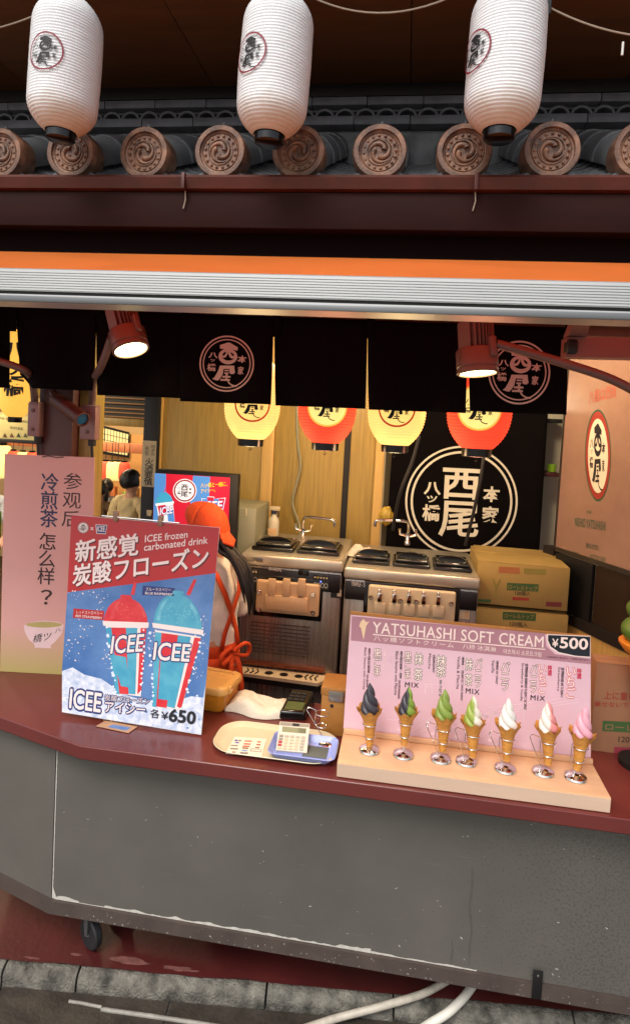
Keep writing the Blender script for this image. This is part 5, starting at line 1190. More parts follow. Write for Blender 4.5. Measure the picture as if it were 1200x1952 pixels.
# ================================================================ tall pink board on the counter
b0, b1 = Q(-2, 1280, T+.001), Q(150, 1287, T+.001); pb = plane3(b0, b1, P(8, 866, .57)); 
tbp = thing('tall_sign_board', 'tall pale board with vertical Chinese lettering and tea bowl on the counter left', 'sign', (b0+b1)/2)
m_board = mat('board_paper', 'cf9c94', .55, var=.03)  # pink base holds the reddish awning light; the board itself is white
t2 = m_board.node_tree; bb = t2.nodes['Principled BSDF']; src = bb.inputs['Base Color'].links[0].from_socket
tc = t2.nodes.new('ShaderNodeTexCoord'); sx = t2.nodes.new('ShaderNodeSeparateXYZ'); t2.links.new(tc.outputs['Object'], sx.inputs[0]); cr = t2.nodes.new('ShaderNodeMapRange'); cr.inputs[1].default_value = -.04; cr.inputs[2].default_value = .2
t2.links.new(sx.outputs[2], cr.inputs[0]); mx = t2.nodes.new('ShaderNodeMix'); mx.data_type = 'RGBA'; t2.links.new(cr.outputs[0], mx.inputs[0]); mx.inputs[6].default_value = lin('a09a48')+(1,); t2.links.new(src, mx.inputs[7]); t2.links.new(mx.outputs[2], bb.inputs['Base Color'])
cs4 = [pb.hit(0,1280), pb.hit(172,1289), pb.hit(180,872), pb.hit(9,865)]
MB().quadslab(*cs4, -pb.n*.006).build('board', m_board, tbp, 0)
m_br = mat('dark_brown_ink', '3a1f1e', .6); m_navy = mat('navy_ink', '2a2f52', .6)
ptext(pb, '参\n观\n后', 117, 1003, 152, 1006, 103, 'lettering', m_br, tbp, .001, up=(5,-103), line=1.05, bold=.004)
ptext(pb, '冷\n煎\n茶', 76, 1004, 109, 1006, 103, 'lettering', m_navy, tbp, .001, up=(3,-103), line=.95, bold=.012)
ptext(pb, '怎\n么\n样', 71, 1113, 103, 1115, 98, 'lettering', m_br, tbp, .001, up=(4,-98), line=.95, bold=.008); ptext(pb, '？', 77, 1152, 98, 1153, 28, 'lettering', m_br, tbp, .001, bold=.01)
m_bowl = mat('bowl_print', 'dcc0c0', .6); m_tea = mat('tea_print', 'b0a060', .6)
art(pb, [[(45,1193),(60,1186),(85,1183),(112,1186),(122,1192),(118,1208),(105,1224),(97,1230),(97,1236),(66,1235),(66,1229),(54,1218),(47,1204)]], 'bowl_picture', m_bowl, tbp, .0006)
art(pb, [ell(84,1191,34,5.5)], 'tea_picture', m_tea, tbp, .0009); ptext(pb, '橋ツ', 62, 1226, 98, 1220, 16, 'lettering', m_ink, tbp, .0012, shear=.2); ptext(pb, '八', 104, 1208, 116, 1203, 7, 'lettering', m_ink, tbp, .0012)
MB().tube([pb.hit(80,871,.002), pb.hit(92,869,.003), pb.hit(108,872,.003), pb.hit(121,871,.002)], .0022, 6).build('staple', m_br, tbp)
# ================================================================ drink poster on its stand
p0, p1 = Q(118, 1366, T+.004), Q(384, 1402, T+.004); pp_ = plane3(p0, p1, P(137, 980, p0.y+.13)); n_ = pp_.n
po = thing('drink_poster', 'red and blue frozen drink poster clipped to a counter stand', 'poster', (p0+p1)/2)
cz_ = zf(100, 970, 3.636)
C4 = cz_([(133,40),(1158,130),(1030,1568),(65,1410)])
MB().quadslab(*[pp_.hit(*q) for q in C4], -n_*.003).build('poster_sheet', mat('poster_paper', 'd0d4dc', .4, var=.05), po, 0)
m_pr = mat('poster_red', 'b01c20', .35, var=.12, vs=4); m_pb = mat('poster_blue', '2f5c98', .35, vs=3, c2='6c93c2'); m_snow = mat('poster_snow', '9fb0cc', .4, vs=45, c2='e4e6ec')
m_pw = mat('poster_white', 'e6d6d0', .4, var=.03); m_pnv = mat('poster_navy', '22306e', .4); m_cy = mat('poster_cyan', '3590b0', .35, vs=14, c2='58a8bc'); m_pred2 = mat('poster_bright_red', 'c4202c', .35, vs=14, c2='d23a3c'); m_pdk = mat('poster_black', '181820', .4)
m_shd = mat('poster_dark_red', '5a1014', .4)
def PA(pts, M, off, nm='print'): art(pp_, [cz_(l) for l in pts], nm, M, po, off)
def PT(s, x0, y0, x1, y1, h, M, off, **k):
    a, b = cz_([(x0,y0)])[0], cz_([(x1,y1)])[0]; return ptext(pp_, s, *a, *b, h/3.636, k.pop('name', 'lettering'), M, po, off, **k)
PA([[(131,42),(1156,132),(1130,446),(103,580)]], m_pr, .0004)
PA([[(103,580),(1130,446),(1062,1210),(1045,1310),(960,1300),(860,1330),(640,1330),(500,1290),(340,1180),(220,1150),(140,1100),(66,1125)]], m_pb, .0004)
PA([[(66,1125),(140,1100),(220,1150),(340,1180),(500,1290),(640,1330),(860,1330),(960,1300),(1045,1310),(1031,1564),(66,1408)]], m_snow, .0004)
# splashes
rs_ = random.Random(5)
for (x, y, w_, h_, k) in ((250,600,150,30,26),(200,850,90,90,22),(160,990,70,80,16),(1030,1010,50,170,30),(700,980,40,150,20),(370,1000,30,120,14),(330,700,20,60,6),(1040,800,25,60,8)):
    for i in range(k):
        a = rs_.uniform(-1,1); b = rs_.uniform(-1,1); r_ = rs_.choice((2,2.5,3,5)); cx_, cy_ = x+a*w_, y+b*h_
        PA([[(cx_+r_*math.cos(t)*rs_.uniform(.6,1.6), cy_+r_*math.sin(t)*rs_.uniform(.6,1.6)) for t in (0,1.2,2.4,3.6,4.9)]], m_pw, .0007, 'droplet')
# cups
def cup(x0, x1, yr, xb0, xb1, yb, tiltr, dome, straw, logo):
    cx = (x0+x1)/2; sl = (tiltr)
    PA([straw], m_pred2, .0008)
    PA([[(cx+(x1-x0)*.47*math.cos(R(a)), yr+4+(cx-cx)+ -(dome[1])*math.sin(R(a))+sl*(math.cos(R(a))*.5)) for a in range(0,181,6)]], dome[0], .0010, 'dome_picture')
    PA([[(cx-40, yr-dome[1]+6),(cx-32, yr-dome[1]-18),(cx+36, yr-dome[1]-14),(cx+46, yr-dome[1]+8)]], dome[0], .0011)
    PA([[(x0,yr-sl*.5-8),(x1,yr+sl*.5-2),(x1-4,yr+sl*.5+34),(x0+6,yr-sl*.5+26)]], m_pw, .0016)
    PA([[(x0+22,yr+20),(x1-18,yr+sl+24),(xb1,yb+sl*.2),(xb0,yb-20)]], m_pw, .0013)
    W0, W1 = x1-x0-40, xb1-xb0
    for f0, f1, M in ((.14,.50,m_pred2),(.50,.78,m_cy),(.86,1.0,m_pred2),(0,.14,m_cy)):
        PA([[(x0+22+W0*f0,yr+34+sl*f0),(x0+22+W0*f1,yr+34+sl*f1),(xb0+W1*f1,yb-14+sl*.3*f1),(xb0+W1*f0,yb-18)]], M, .0018)
    PA([[(x0+22+W0*.12,yr+220),(x0+22+W0*.5,yr+240),(xb0+W1*.55,yb-60),(xb0+W1*.2,yb-70)]], m_cy, .0020)
    a, b, c_, d = logo
    PT('ICEE', a, b, c_, d, 118, m_pnv, .0023, bold=.07, up=(4,-33)); PT('ICEE', a, b, c_, d, 118, m_pw, .0027, bold=.018, up=(4,-33))
cup(346, 668, 788, 440, 612, 1300, 6, (m_pred2, 175), [(540,592),(566,505),(584,507),(566,600)], (402,1004,622,988))
cup(690, 1046, 820, 690, 890, 1388, 44, (m_cy, 235), [(926,592),(978,488),(1000,490),(952,602)], (696,1046,944,1060))
m_hiR = mat('dome_red_light', 'd85a58', .35, vs=30, c2='c83038'); m_hiB = mat('dome_cyan_light', '7cc0d0', .35, vs=30, c2='4a9cb4'); m_ic = mat('frost_print', 'b8cbe0', .4, vs=40, c2='f0f2f6')
PA([[(400,760),(412,700),(445,650),(470,636),(452,670),(430,720),(425,765)]], m_hiR, .0013, 'highlight'); PA([[(600,650),(630,690),(645,750),(632,752),(615,705),(590,665)]], m_hiR, .0013, 'highlight')
PA([[(720,770),(730,705),(765,645),(800,620),(775,665),(752,720),(746,775)]], m_hiB, .0013, 'highlight'); PA([[(960,650),(1000,710),(1014,790),(1000,790),(980,720),(948,668)]], m_hiB, .0013, 'highlight')
for i in range(90):
    s_ = rs_.random(); x, y = (rs_.uniform(380,640), rs_.uniform(650,770)) if s_ < .4 else (rs_.uniform(720,1010), rs_.uniform(640,800)); r_ = rs_.uniform(3,8)
    cx_, cy_, R_, rx_ = (507,790,165,140) if s_ < .4 else (868,830,215,160)
    if ((x-cx_)/rx_)**2+((y-cy_)/R_)**2 < .8: PA([[(x+r_*math.cos(t), y+r_*math.sin(t)*.8) for t in (0,1,2.2,3.3,4.5,5.4)]], m_hiR if s_ < .4 else m_hiB, .0014, 'ice_grain')
for x0_, y0_, x1_, y1_ in ((372,830,440,1290),(640,840,610,1290),(668,850,700,1380),(1040,890,900,1380)):
    for k in range(16):
        t = k/15+rs_.uniform(-.03,.03); x, y, r_ = x0_+(x1_-x0_)*t+rs_.uniform(-9,9), y0_+(y1_-y0_)*t, rs_.uniform(5,13)
        PA([[(x+r_*math.cos(a_)*rs_.uniform(.5,1.2), y+r_*math.sin(a_)*rs_.uniform(.5,1.2)) for a_ in (0,.8,1.6,2.5,3.3,4.2,5.2)]], m_ic, .0021, 'frost')
for i in range(70):
    x, y, r_ = rs_.uniform(80,1030), rs_.uniform(1290,1540), rs_.uniform(4,16)
    if y < 1395+.16*(x-65): PA([[(x+r_*math.cos(a_)*rs_.uniform(.4,1.2), y+r_*math.sin(a_)*rs_.uniform(.4,1.2)*.7) for a_ in (0,.8,1.6,2.5,3.3,4.2,5.2)]], m_ic if i % 3 else m_pb, .0008, 'ice_shard')
# headline lettering
for s, q, h in (('新感覚', (158,372,590,318), 150), ('炭酸フローズン', (140,540,1075,405), 150)):
    PT(s, q[0]+7, q[1]+8, q[2]+7, q[3]+8, h, m_shd, .0008, bold=.03, up=(1.5,-h/3.636)); PT(s, *q, h, m_pw, .0012, bold=.022, up=(1.5,-h/3.636))
PT('ICEE frozen', 640, 232, 935, 200, 48, m_pw, .001, bold=.012); PT('carbonated drink', 634, 292, 1074, 240, 48, m_pw, .001, bold=.012)
on_pixels(pp_, fill2d([ell(0,0,1)]), 158.5, 1006, 10.5, 10.5, 'badge', m_pw, po, .0008); on_pixels(pp_, ring2d(.97,.88), 158.5, 1006, 10.5, 10.5, 'badge_ring', m_pdk, po, .0011); on_pixels(pp_, ([(x*.85,y*.85) for x,y in CREST_SQ[0]], CREST_SQ[1]), 158.5, 1006, 10.5, 10.5, 'crest', m_pdk, po, .0012)
PT('×', 262, 148, 284, 150, 24, m_pw, .001)
PA([[(298,108),(380,112),(368,176),(304,172)]], m_pw, .0008); PA([[(302,112),(376,116),(365,172),(308,168)]], m_pnv, .001); PT('ICEE', 308, 156, 362, 158, 36, m_pw, .0013, bold=.02)
PA([[(626,532),(848,550),(842,606),(620,598)]], m_pnv, .001); PT('ブルーラスベリー', 646, 568, 820, 574, 24, m_pw, .0013); PT('BLUE RASPBERRY', 642, 592, 830, 602, 16, m_pw, .0013, bold=.01)
PA([[(146,690),(358,708),(354,772),(140,756)]], m_pr, .001); PT('レッドストロベリー', 166, 728, 344, 738, 24, m_pw, .0024); PT('RED STRAWBERRY', 160, 750, 344, 766, 16, m_pw, .0024, bold=.01)
PT('ICEE', 116, 1380, 330, 1412, 128, m_pnv, .0022, bold=.09, up=(3,-36)); PT('ICEE', 116, 1380, 330, 1412, 128, m_pw, .0026, bold=.02, up=(3,-36))
PT('炭酸フローズン', 360, 1330, 668, 1356, 42, m_pnv, .0030, bold=.10); PT('炭酸フローズン', 360, 1330, 668, 1356, 42, m_pw, .0034, bold=.005)
PT('アイシー', 362, 1408, 640, 1430, 72, m_pnv, .0030, bold=.10); PT('アイシー', 362, 1408, 640, 1430, 72, m_pw, .0034, bold=.015)
PT('各', 676, 1448, 740, 1456, 64, m_pdk, .003, bold=.01); PT('¥', 752, 1458, 800, 1464, 52, m_pdk, .003, bold=.01); PT('650', 806, 1472, 985, 1494, 82, m_pdk, .003, bold=.035, up=(2,-23))
# rod, clips, stand
ra, rb = pp_.hit(194,983,.006), pp_.hit(342,997,.006); rod = MB().tube([ra, rb], .0028, 8).build('rod', m_chrome, po)
m_clip = mat('clear_clip', 'b89a80', .15, trans=.5, var=.05)
for px, py in ((221,983),(306,992)):
    c = pp_.hit(px, py, .004); MB().rbox(c.x-.010, c.x+.010, c.y-.006, c.y+.010, c.z-.022, c.z+.018, .003).build('clip', m_clip, po)
mid = (ra+rb)/2; ft = Vector((mid.x, p0.y+.19, T+.006)); MB().tube([mid-n_*.012, ft], .004, 8).build('stand_post', m_chrome, po); MB().rbox(ft.x-.09, ft.x+.09, p0.y+.05, ft.y+.02, T+.001, T+.006, .002).build('stand_foot', m_alu2, po)
# small flyer under the poster
c = [Q(183,1385,T+.002), Q(245,1398,T+.002), Q(262,1386,T+.002), Q(200,1375,T+.002)]
fl_ = thing('flyer_card', 'small printed card slid under the drink poster', 'card', c[0]); MB().prism(c, (0,0,.0015)).build('card', mat('card_tan', 'b08a6a', .5), fl_)
c = [Q(205,1386,T+.0037), Q(240,1393,T+.0037), Q(250,1387,T+.0037), Q(215,1381,T+.0037)]; MB().add(c, [(0,1,2,3)]).build('card_picture', m_pb, fl_, 0)
# ================================================================ screen behind
SY = 1.28; scr = thing('display_screen', 'black framed advertising screen showing a frozen drink behind the staff member', 'screen', P(370, 1250, SY)); spn = Plane((0, SY, 0), (0, 1, 0))
x = pbox(290, 899, 446, 1240, SY, SY+.05)
MB().rbox(x[0], x[1], SY+.002, SY+.06, .35, x[5], .006).build('frame', m_black, scr)
for xx_ in (x[0]+.05, x[1]-.09): MB().rbox(xx_, xx_+.04, SY-.08, SY+.18, .007, .35, .004).build('foot', m_black, scr)
zf2 = zf(280, 880, 6)
em = dict(var=.05, emit=.55)
m_s_r = mat('screen_red', 'c01c34', .3, **em); m_s_b = mat('screen_blue', '4a86c8', .3, **em); m_s_w = mat('screen_white', 'e8e8ea', .3, **em); m_s_c = mat('screen_cyan', '3a9cc0', .3, **em); m_s_y = mat('screen_yellow', 'e8c020', .3, **em); m_s_n = mat('screen_navy', '24308a', .3, **em); m_s_k = mat('screen_black', '141418', .3); m_s_br = mat('screen_brown', '8a3a30', .3, **em)
def SA(l, M, off, nm='screen_picture'): art(spn, [zf2(l)], nm, M, scr, off)
SA([(88,130),(950,182),(905,1500),(40,1450)], m_s_r, .0006)
SA([(88,130),(218,140),(214,420),(220,690),(205,1450),(45,1450)], m_s_b, .0010); SA([(528,160),(722,172),(712,400),(690,700),(480,690),(500,400)], m_s_b, .0010)
SA([(95,500),(100,440),(150,360),(215,345),(270,390),(305,465)], m_s_c, .0014); SA([(95,480),(310,455),(305,480),(100,505)], m_s_w, .0018); SA([(110,500),(298,478),(318,700),(140,690)], m_s_w, .0014); SA([(120,505),(215,492),(222,600),(150,640)], m_s_r, .0016); SA([(230,560),(300,545),(318,700),(240,690)], m_s_b, .0016); SA([(205,300),(213,270),(206,350),(195,350)], m_s_r, .0016)
a = zf2([(150,610),(290,590)]); ptext(spn, 'ICEE', *a[0], *a[1], 14, 'lettering', m_s_n, scr, .002, bold=.07); ptext(spn, 'ICEE', *a[0], *a[1], 14, 'lettering', m_s_w, scr, .0024, bold=.02)
cx_, cy_ = zf2([(432,332)])[0]
for r_, M, o_ in ((22.5, m_s_w, .0014), (21, m_s_br, .0018), (18, m_s_w, .0022)): on_pixels(spn, fill2d([ell(0,0,1)]), cx_, cy_, r_, r_, 'badge', M, scr, o_)
on_pixels(spn, CREST_SQ, cx_, cy_, 17.5, 17.5, 'crest', m_s_k, scr, .0026)
a = zf2([(612,300),(915,280)]); ptext(spn, '八ッ橋と一緒に、', *a[0], *a[1], 9, 'lettering', m_s_y, scr, .0016, bold=.02); a = zf2([(615,362),(780,345)]); ptext(spn, 'アイシー。', *a[0], *a[1], 7.5, 'lettering', m_s_y, scr, .0016, bold=.02)
SA([(622,420),(690,425),(690,398),(770,402),(770,425),(900,412),(860,600),(640,590)], m_s_w, .0014); SA([(628,428),(893,420),(856,594),(646,584)], m_s_b, .0018); SA([(690,405),(765,408),(765,450),(690,445)], m_s_r, .0020); SA([(820,425),(890,420),(858,560),(820,550)], m_s_r, .0020); SA([(880,905),(915,905),(912,940),(875,925)], m_s_w, .0020)
a = zf2([(628,560),(858,552)]); ptext(spn, 'ICEE', *a[0], *a[1], 17, 'lettering', m_s_n, scr, .0024, bold=.06); ptext(spn, 'ICEE', *a[0], *a[1], 17, 'lettering', m_s_w, scr, .0028, bold=.02)
gcb = thing('grey_cabinet', 'grey metal cabinet standing between the screen and the left machine', 'cabinet', P(465, 1250, 1.45)); x = pbox(440, 968, 482, 1240, 1.45, 1.8)
m_gcab = mat('grey_green_metal', '8f8f78', .45, .2, var=.06); MB().rbox(x[0]-.1, x[1], 1.45, 1.8, .006, x[5], .006).build('cabinet_body', m_gcab, gcb); q = pbox(467, 970, 470, 984, 1.446, 1.4495); MB().rbox(*q, .001).build('handle', m_creampale, gcb)
# ================================================================ things on the counter
def rr(cx, cy, w_, d_, r_, n=8, rot=0):
    out = []
    for k, (sx_, sy_) in enumerate(((1,1),(-1,1),(-1,-1),(1,-1))):
        for i in range(n+1):
            a = R(90*k+90*i/n); out.append((sx_*(w_/2-r_)+r_*math.cos(a), sy_*(d_/2-r_)+r_*math.sin(a)))
    c_, s_ = math.cos(rot), math.sin(rot); return [(cx+x*c_-y*s_, cy+x*s_+y*c_) for x, y in out]
def dish(name, M, parent, cx, cy, z, rings, rot=0):
    """rings: (w,d,r,dz) outer wall up, over rim and down inside"""
    mb = MB(); vs = []; n = 36
    for w_, d_, r_, dz in rings: vs += [Vector((x, y, z+dz)) for x, y in rr(cx, cy, w_, d_, r_, 8, rot)]
    n = 36; k = len(rings)
    mb.add(vs, [(i*n+j, i*n+(j+1) % n, (i+1)*n+(j+1) % n, (i+1)*n+j) for i in range(k-1) for j in range(n)]+[tuple(range(n))[::-1], tuple((k-1)*n+j for j in range(n))])
    return mb.build(name, M, parent, 50)
tl_, tr_, tn, tf = Q(405,1418,T), Q(643,1440,T), Q(540,1458,T), Q(545,1392,T)
cx_, cy_ = (tl_.x+tr_.x)/2, (tn.y+tf.y)/2; W_, D_ = tr_.x-tl_.x, tf.y-tn.y
tray = thing('serving_tray', 'cream oval cornered plastic tray on the counter', 'tray', (cx_, cy_, T)); m_tray = mat('cream_tray', 'c8bc9a', .35, var=.03)
dish('tray_body', m_tray, tray, cx_, cy_, T+.001, ((W_*.86,D_*.8,.07,0),(W_*.9,D_*.86,.075,.002),(W_,D_,.09,.014),(W_-.004,D_-.004,.088,.016),(W_*.95,D_*.93,.08,.012),(W_*.89,D_*.84,.07,.005),(W_*.86,D_*.8,.065,.004)))
# payment card
pc_ = [Q(430,1437,T+.006), Q(498,1444,T+.006), Q(508,1409,T+.006), Q(447,1405,T+.006)]; cpn = Plane((0,0,T+.0072), (0,0,1))
pcard = thing('payment_card', 'small white card of payment marks lying in the cream tray', 'card', pc_[0]); MB().prism(pc_, (0,0,.001)).build('card', mat('card_white', 'e0d6c0', .4, var=.02), pcard)
z7 = zf(370, 1260, 4); rc_ = random.Random(2)
for i, (x, y, w_, c_) in enumerate(((308,600,26,'2a3f86'),(340,602,18,'5a6a5a'),(312,618,30,'4a5aa8'),(280,640,55,'8a857a'),(275,665,60,'6a655a'),(385,606,55,'b86a3a'),(378,628,52,'c04a30'),(370,646,52,'b8502c'),(366,660,46,'7a4a28'),(360,678,46,'6f9ac8'),(480,612,30,'c06a3a'),(475,634,30,'a04a30'),(465,656,34,'8a6a4a'),(290,690,26,'8a6a5a'),(350,697,60,'4a4640'))):
    art(cpn, [z7([(x,y),(x+w_,y+2),(x+w_-2,y+12),(x-2,y+9)])], 'payment_mark', mat('mark_'+c_, c_, .6), pcard, .0004)
art(cpn, [z7([(432,668),(515,676),(510,696),(426,688)]), z7([(435,671),(512,678),(507,693),(430,685)])], 'mark_frame', m_ink, pcard, .0004)
# blue coin tray
bl_, br_, bn, bf = Q(514,1428,T+.012), Q(640,1446,T+.012), Q(575,1456,T+.012), Q(590,1410,T+.012)
bx, by = (bl_.x+br_.x)/2, (bn.y+bf.y)/2; bw, bd = br_.x-bl_.x, bf.y-bn.y
ct_ = thing('coin_tray', 'pale blue coin tray sitting in the cream tray', 'tray', (bx, by, T+.006)); m_bt = mat('pale_blue_plastic', '8f9ed8', .35, var=.04)
dish('tray_body', m_bt, ct_, bx, by, T+.006, ((bw*.8,bd*.74,.02,0),(bw*.84,bd*.78,.022,.004),(bw,bd,.028,.026),(bw-.004,bd-.004,.027,.027),(bw*.86,bd*.8,.022,.006),(bw*.82,bd*.76,.02,.004)))
MB().rbox(bx+.0, bx+bw*.36, by-bd*.2, by+bd*.25, T+.0105, T+.0125, .001).build('mat', mat('rubber_mat', '5a6058', .7), ct_)
# calculator
ca, cb = Q(527,1430,T+.018), Q(584,1436,T+.018); kl = plane3(ca, cb, P(533,1377,ca.y+.085)); cal = thing('calculator', 'small white desk calculator leaning in the blue coin tray', 'calculator', (ca+cb)/2)
z8 = zf(370, 1260, 4); CC = z8([(652,462),(880,480),(858,702),(622,680)])
MB().quadslab(*[kl.hit(*q) for q in CC], -kl.n*.012).build('case', mat('calculator_case', 'd5cbb4', .35, var=.03), cal, 0)
def KA(l, M, off, nm): return art(kl, [z8(l)], nm, M, cal, off)
KA([(655,465),(877,483),(873,508),(652,492)], mat('calc_grey', '8f8878', .4), .0006, 'top_band'); KA([(750,476),(802,480),(800,500),(748,496)], m_ink, .001, 'solar_cell')
lc = KA([(672,500),(855,516),(850,556),(668,540)], mat('lcd_green', '8a8c6a', .25), .0008, 'display'); a = z8([(792,545),(848,550)]); ptext(kl, '1500', *a[0], *a[1], 8, 'display_digits', m_ink, cal, .0013)
for r_ in range(5):
    for c_ in range(5):
        x, y = 664+c_*42-r_*4, 572+r_*23+c_*3; M = m_creampale
        if c_ == 0: M = mat('calc_red', 'b0383c', .4) if r_ in (2,3) else mat('calc_grey', '8f8878', .4)
        elif r_ == 0 or c_ == 4: M = mat('calc_grey2', 'b0a894', .4)
        if r_ == 4 and c_ == 0: M = m_creampale
        kq = [(x-15,y-8),(x+15,y-6),(x+14,y+9),(x-16,y+7)]; MB().quadslab(*[kl.hit(*q, .0008) for q in z8(kq)], kl.n*.0025).build('key', M, cal, 0)
# card reader
rA, rB = Q(530,1372,T), Q(580,1374,T); rd_ = thing('card_reader', 'black card reader with green screen beside the towel', 'card reader', (rA+rB)/2)
X0, X1, Y0 = rA.x, rA.x+.105, rA.y; vs = [(X0,Y0,T+.001),(X1,Y0+.01,T+.001),(X1+.015,Y0+.17,T+.001),(X0+.015,Y0+.17,T+.001),(X0+.004,Y0+.004,T+.034),(X1-.004,Y0+.014,T+.034),(X1+.008,Y0+.16,T+.058),(X0+.022,Y0+.16,T+.058)]
ob = MB().add(vs, [(3,2,1,0),(4,5,6,7),(0,1,5,4),(1,2,6,5),(2,3,7,6),(3,0,4,7)]).build('reader_body', m_lid, rd_); bv = ob.modifiers.new('bevel','BEVEL'); bv.width = .008; bv.segments = 3
v4 = [Vector(v) for v in vs[4:]]; n4 = (v4[1]-v4[0]).cross(v4[3]-v4[0]).normalized()*.0008
def bil(u, v): return v4[0].lerp(v4[1],u).lerp(v4[3].lerp(v4[2],u),v)
MB().add([bil(.12,.08)+n4, bil(.85,.08)+n4, bil(.85,.42)+n4, bil(.12,.42)+n4], [(0,1,2,3)]).build('reader_screen', mat('reader_lcd', '4f5a34', .2), rd_, 0)
for i in range(3):
    for j in range(3): a = bil(.18+i*.25,.52+j*.14); MB().rbox(a.x-.009,a.x+.009,a.y-.006,a.y+.006,a.z-.001,a.z+.003,.001).build('key', m_rubber, rd_)
# yellow food container
yA = Q(352,1352,T); yB = Q(428,1356,T); yc = thing('food_container', 'orange yellow plastic food container with clip lid beside the drink poster', 'container', (yA+yB)/2); m_yp = mat('amber_plastic', 'd08a28', .3, var=.08, vs=10); m_yl = mat('pale_amber_lid', 'dba85c', .25, var=.06)
cx_, cy_ = (yA.x+yB.x)/2, yA.y+.085
dish('container_body', m_yp, yc, cx_, cy_, T+.001, ((.155,.15,.02,0),(.175,.165,.025,.01),(.19,.18,.03,.085),(.186,.176,.028,.086),(.17,.16,.02,.02)), R(-8))
ld = dish('lid', m_yl, yc, cx_, cy_, T+.0885, ((.205,.195,.035,-.012),(.208,.198,.036,.0),(.20,.19,.034,.012),(.19,.18,.03,.015),(.15,.14,.02,.0155),(.145,.135,.02,.010)), R(-8))
for dx, dy in ((.09,-.06),(.095,.02)): MB().rbox(cx_+dx-.006, cx_+dx+.012, cy_+dy-.012, cy_+dy+.012, T+.075, T+.104, .003).build('lid_clip', m_yl, ld)
# wooden box with hinge, empty wire holder
q = pbox(611, 1312, 668, 1400, .27, .4); wbx = thing('wooden_box', 'small wooden box with steel hinge behind the coin tray', 'box', (q[0], .30, T)); m_wb = mat('oak_box', 'a06a2c', .5, var=.2, vs=5, stretch=(1,1,8))
MB().rbox(q[0], q[1]+.05, .27, .40, T+.001, q[5]-.03, .003).build('box_body', m_wb, wbx); MB().rbox(q[0]-.003, q[1]+.053, .266, .404, q[5]-.0295, q[5], .003).build('box_lid', m_wb, wbx)
h_ = pbox(626, 1319, 655, 1338, .262, .2655); MB().rbox(*h_, .0008).build('hinge', m_steel, wbx); kp_ = P(632, 1346, .269); MB().lathe([(.007,0),(.006,.0015),(.0005,.002)], kp_, 12, Matrix.Rotation(R(90),3,'X')).build('knot', m_darkwood, wbx)
# ================================================================ soft cream sign with its wooden base
SB = T+.05; m_pale = mat('pale_display_wood', 'cfa47c', .4, var=.08, vs=4, stretch=(1,10,10)); m_edge = mat('pale_wood_front', 'c4a890', .45, var=.06, vs=4, stretch=(1,10,10))
fl0, fr0, bl0, br0 = Q(640,1454,SB), Q(1168,1521,SB), Q(655,1400,SB), Q(1125,1455,SB)
xl_, xr_ = (fl0.x+bl0.x)/2, (fr0.x+br0.x)/2; yf, yb = (fl0.y+fr0.y)/2, (bl0.y+br0.y)/2
ss = thing('soft_cream_sign', 'pink soft cream price sign on a pale wooden base with cone samples', 'sign', ((xl_+xr_)/2, (yf+yb)/2, T))
MB().rbox(xl_, xr_, yf, yb+.04, T+.001, SB, .003).build('base', m_pale, ss); MB().box(xl_+.0015, xr_-.0015, yf-.0015, yf+.001, T+.003, SB-.004).build('base_front', m_edge, ss)
sp_ = plane3(Vector((xl_, yb+.008, SB)), Vector((xr_, yb+.008, SB)), Vector((xl_, yb+.05, SB+.36)))
K4 = [(655,1399),(1126,1453),(1126,1213),(667,1166)]
MB().quadslab(*[sp_.hit(*q, -.002) for q in K4], -sp_.n*.012).build('back_board', m_wb, ss, 0)
kk4 = [sp_.hit(*q) for q in ((654,1389),(1125,1445),(1125,1218),(668,1172))]
m_pink = mat('pink_sign_paper', 'd9b4be', .3, var=.05, vs=3, coat=.25); MB().quadslab(*kk4, -sp_.n*.0018).build('sign_sheet', m_pink, ss, 0)
MB().rbox(xl_+.002, xr_-.002, yb-.006, yb+.007, SB+.0005, SB+.018, .002).build('retaining_strip', m_pale, ss)
z9 = zf(620, 1140, 2.069); z9b = zf(650, 1150, 4.8); z9c = zf(890, 1150, 4.615)
def KAr(f, l, M, off, nm='print'): return art(sp_, [f(x) for x in l], nm, M, ss, off)
def KT(f, s, x0, y0, x1, y1, h, M, off=.0014, **k):
    a = f([(x0,y0),(x1,y1)]); kx = {z9:2.069, z9b:4.8, z9c:4.615}[f]; return ptext(sp_, s, *a[0], *a[1], h/kx, 'lettering', M, ss, off, **k)
m_hd = mat('mauve_header', 'a87882', .35, var=.06); m_sw = mat('sign_white', 'ecd6cc', .4, var=.02); m_sk = mat('sign_black', '231c22', .4); m_mar = mat('sign_maroon', '4a1a28', .4); m_sg = mat('sign_green', '24523c', .4); m_srd = mat('sign_red', 'c42a4c', .4); m_snv = mat('sign_black_blue', '1a2028', .2)
KAr(z9, [[(104,72),(865,140),(870,190),(905,222),(1046,240),(1046,262),(100,168)]], m_hd, .0005)
KAr(z9, [[(872,142),(1044,150),(1043,236),(985,232),(915,218),(884,196),(872,168)]], m_sw, .0007); KAr(z9, [[(877,146),(1043,153),(1042,232),(985,228),(920,214),(888,192),(877,168)]], m_snv, .0011)
KT(z9, 'YATSUHASHI SOFT CREAM', 185, 138, 858, 196, 44, m_sw, bold=.008, cs=1.05); KAr(z9, [[(187,142),(866,201),(866,205),(187,146)]], m_sw, .001)
KT(z9, '¥', 893, 193, 916, 194, 32, m_sw, .0016, bold=.015); KT(z9, '500', 924, 197, 1032, 204, 42, m_sw, .0016, bold=.022)
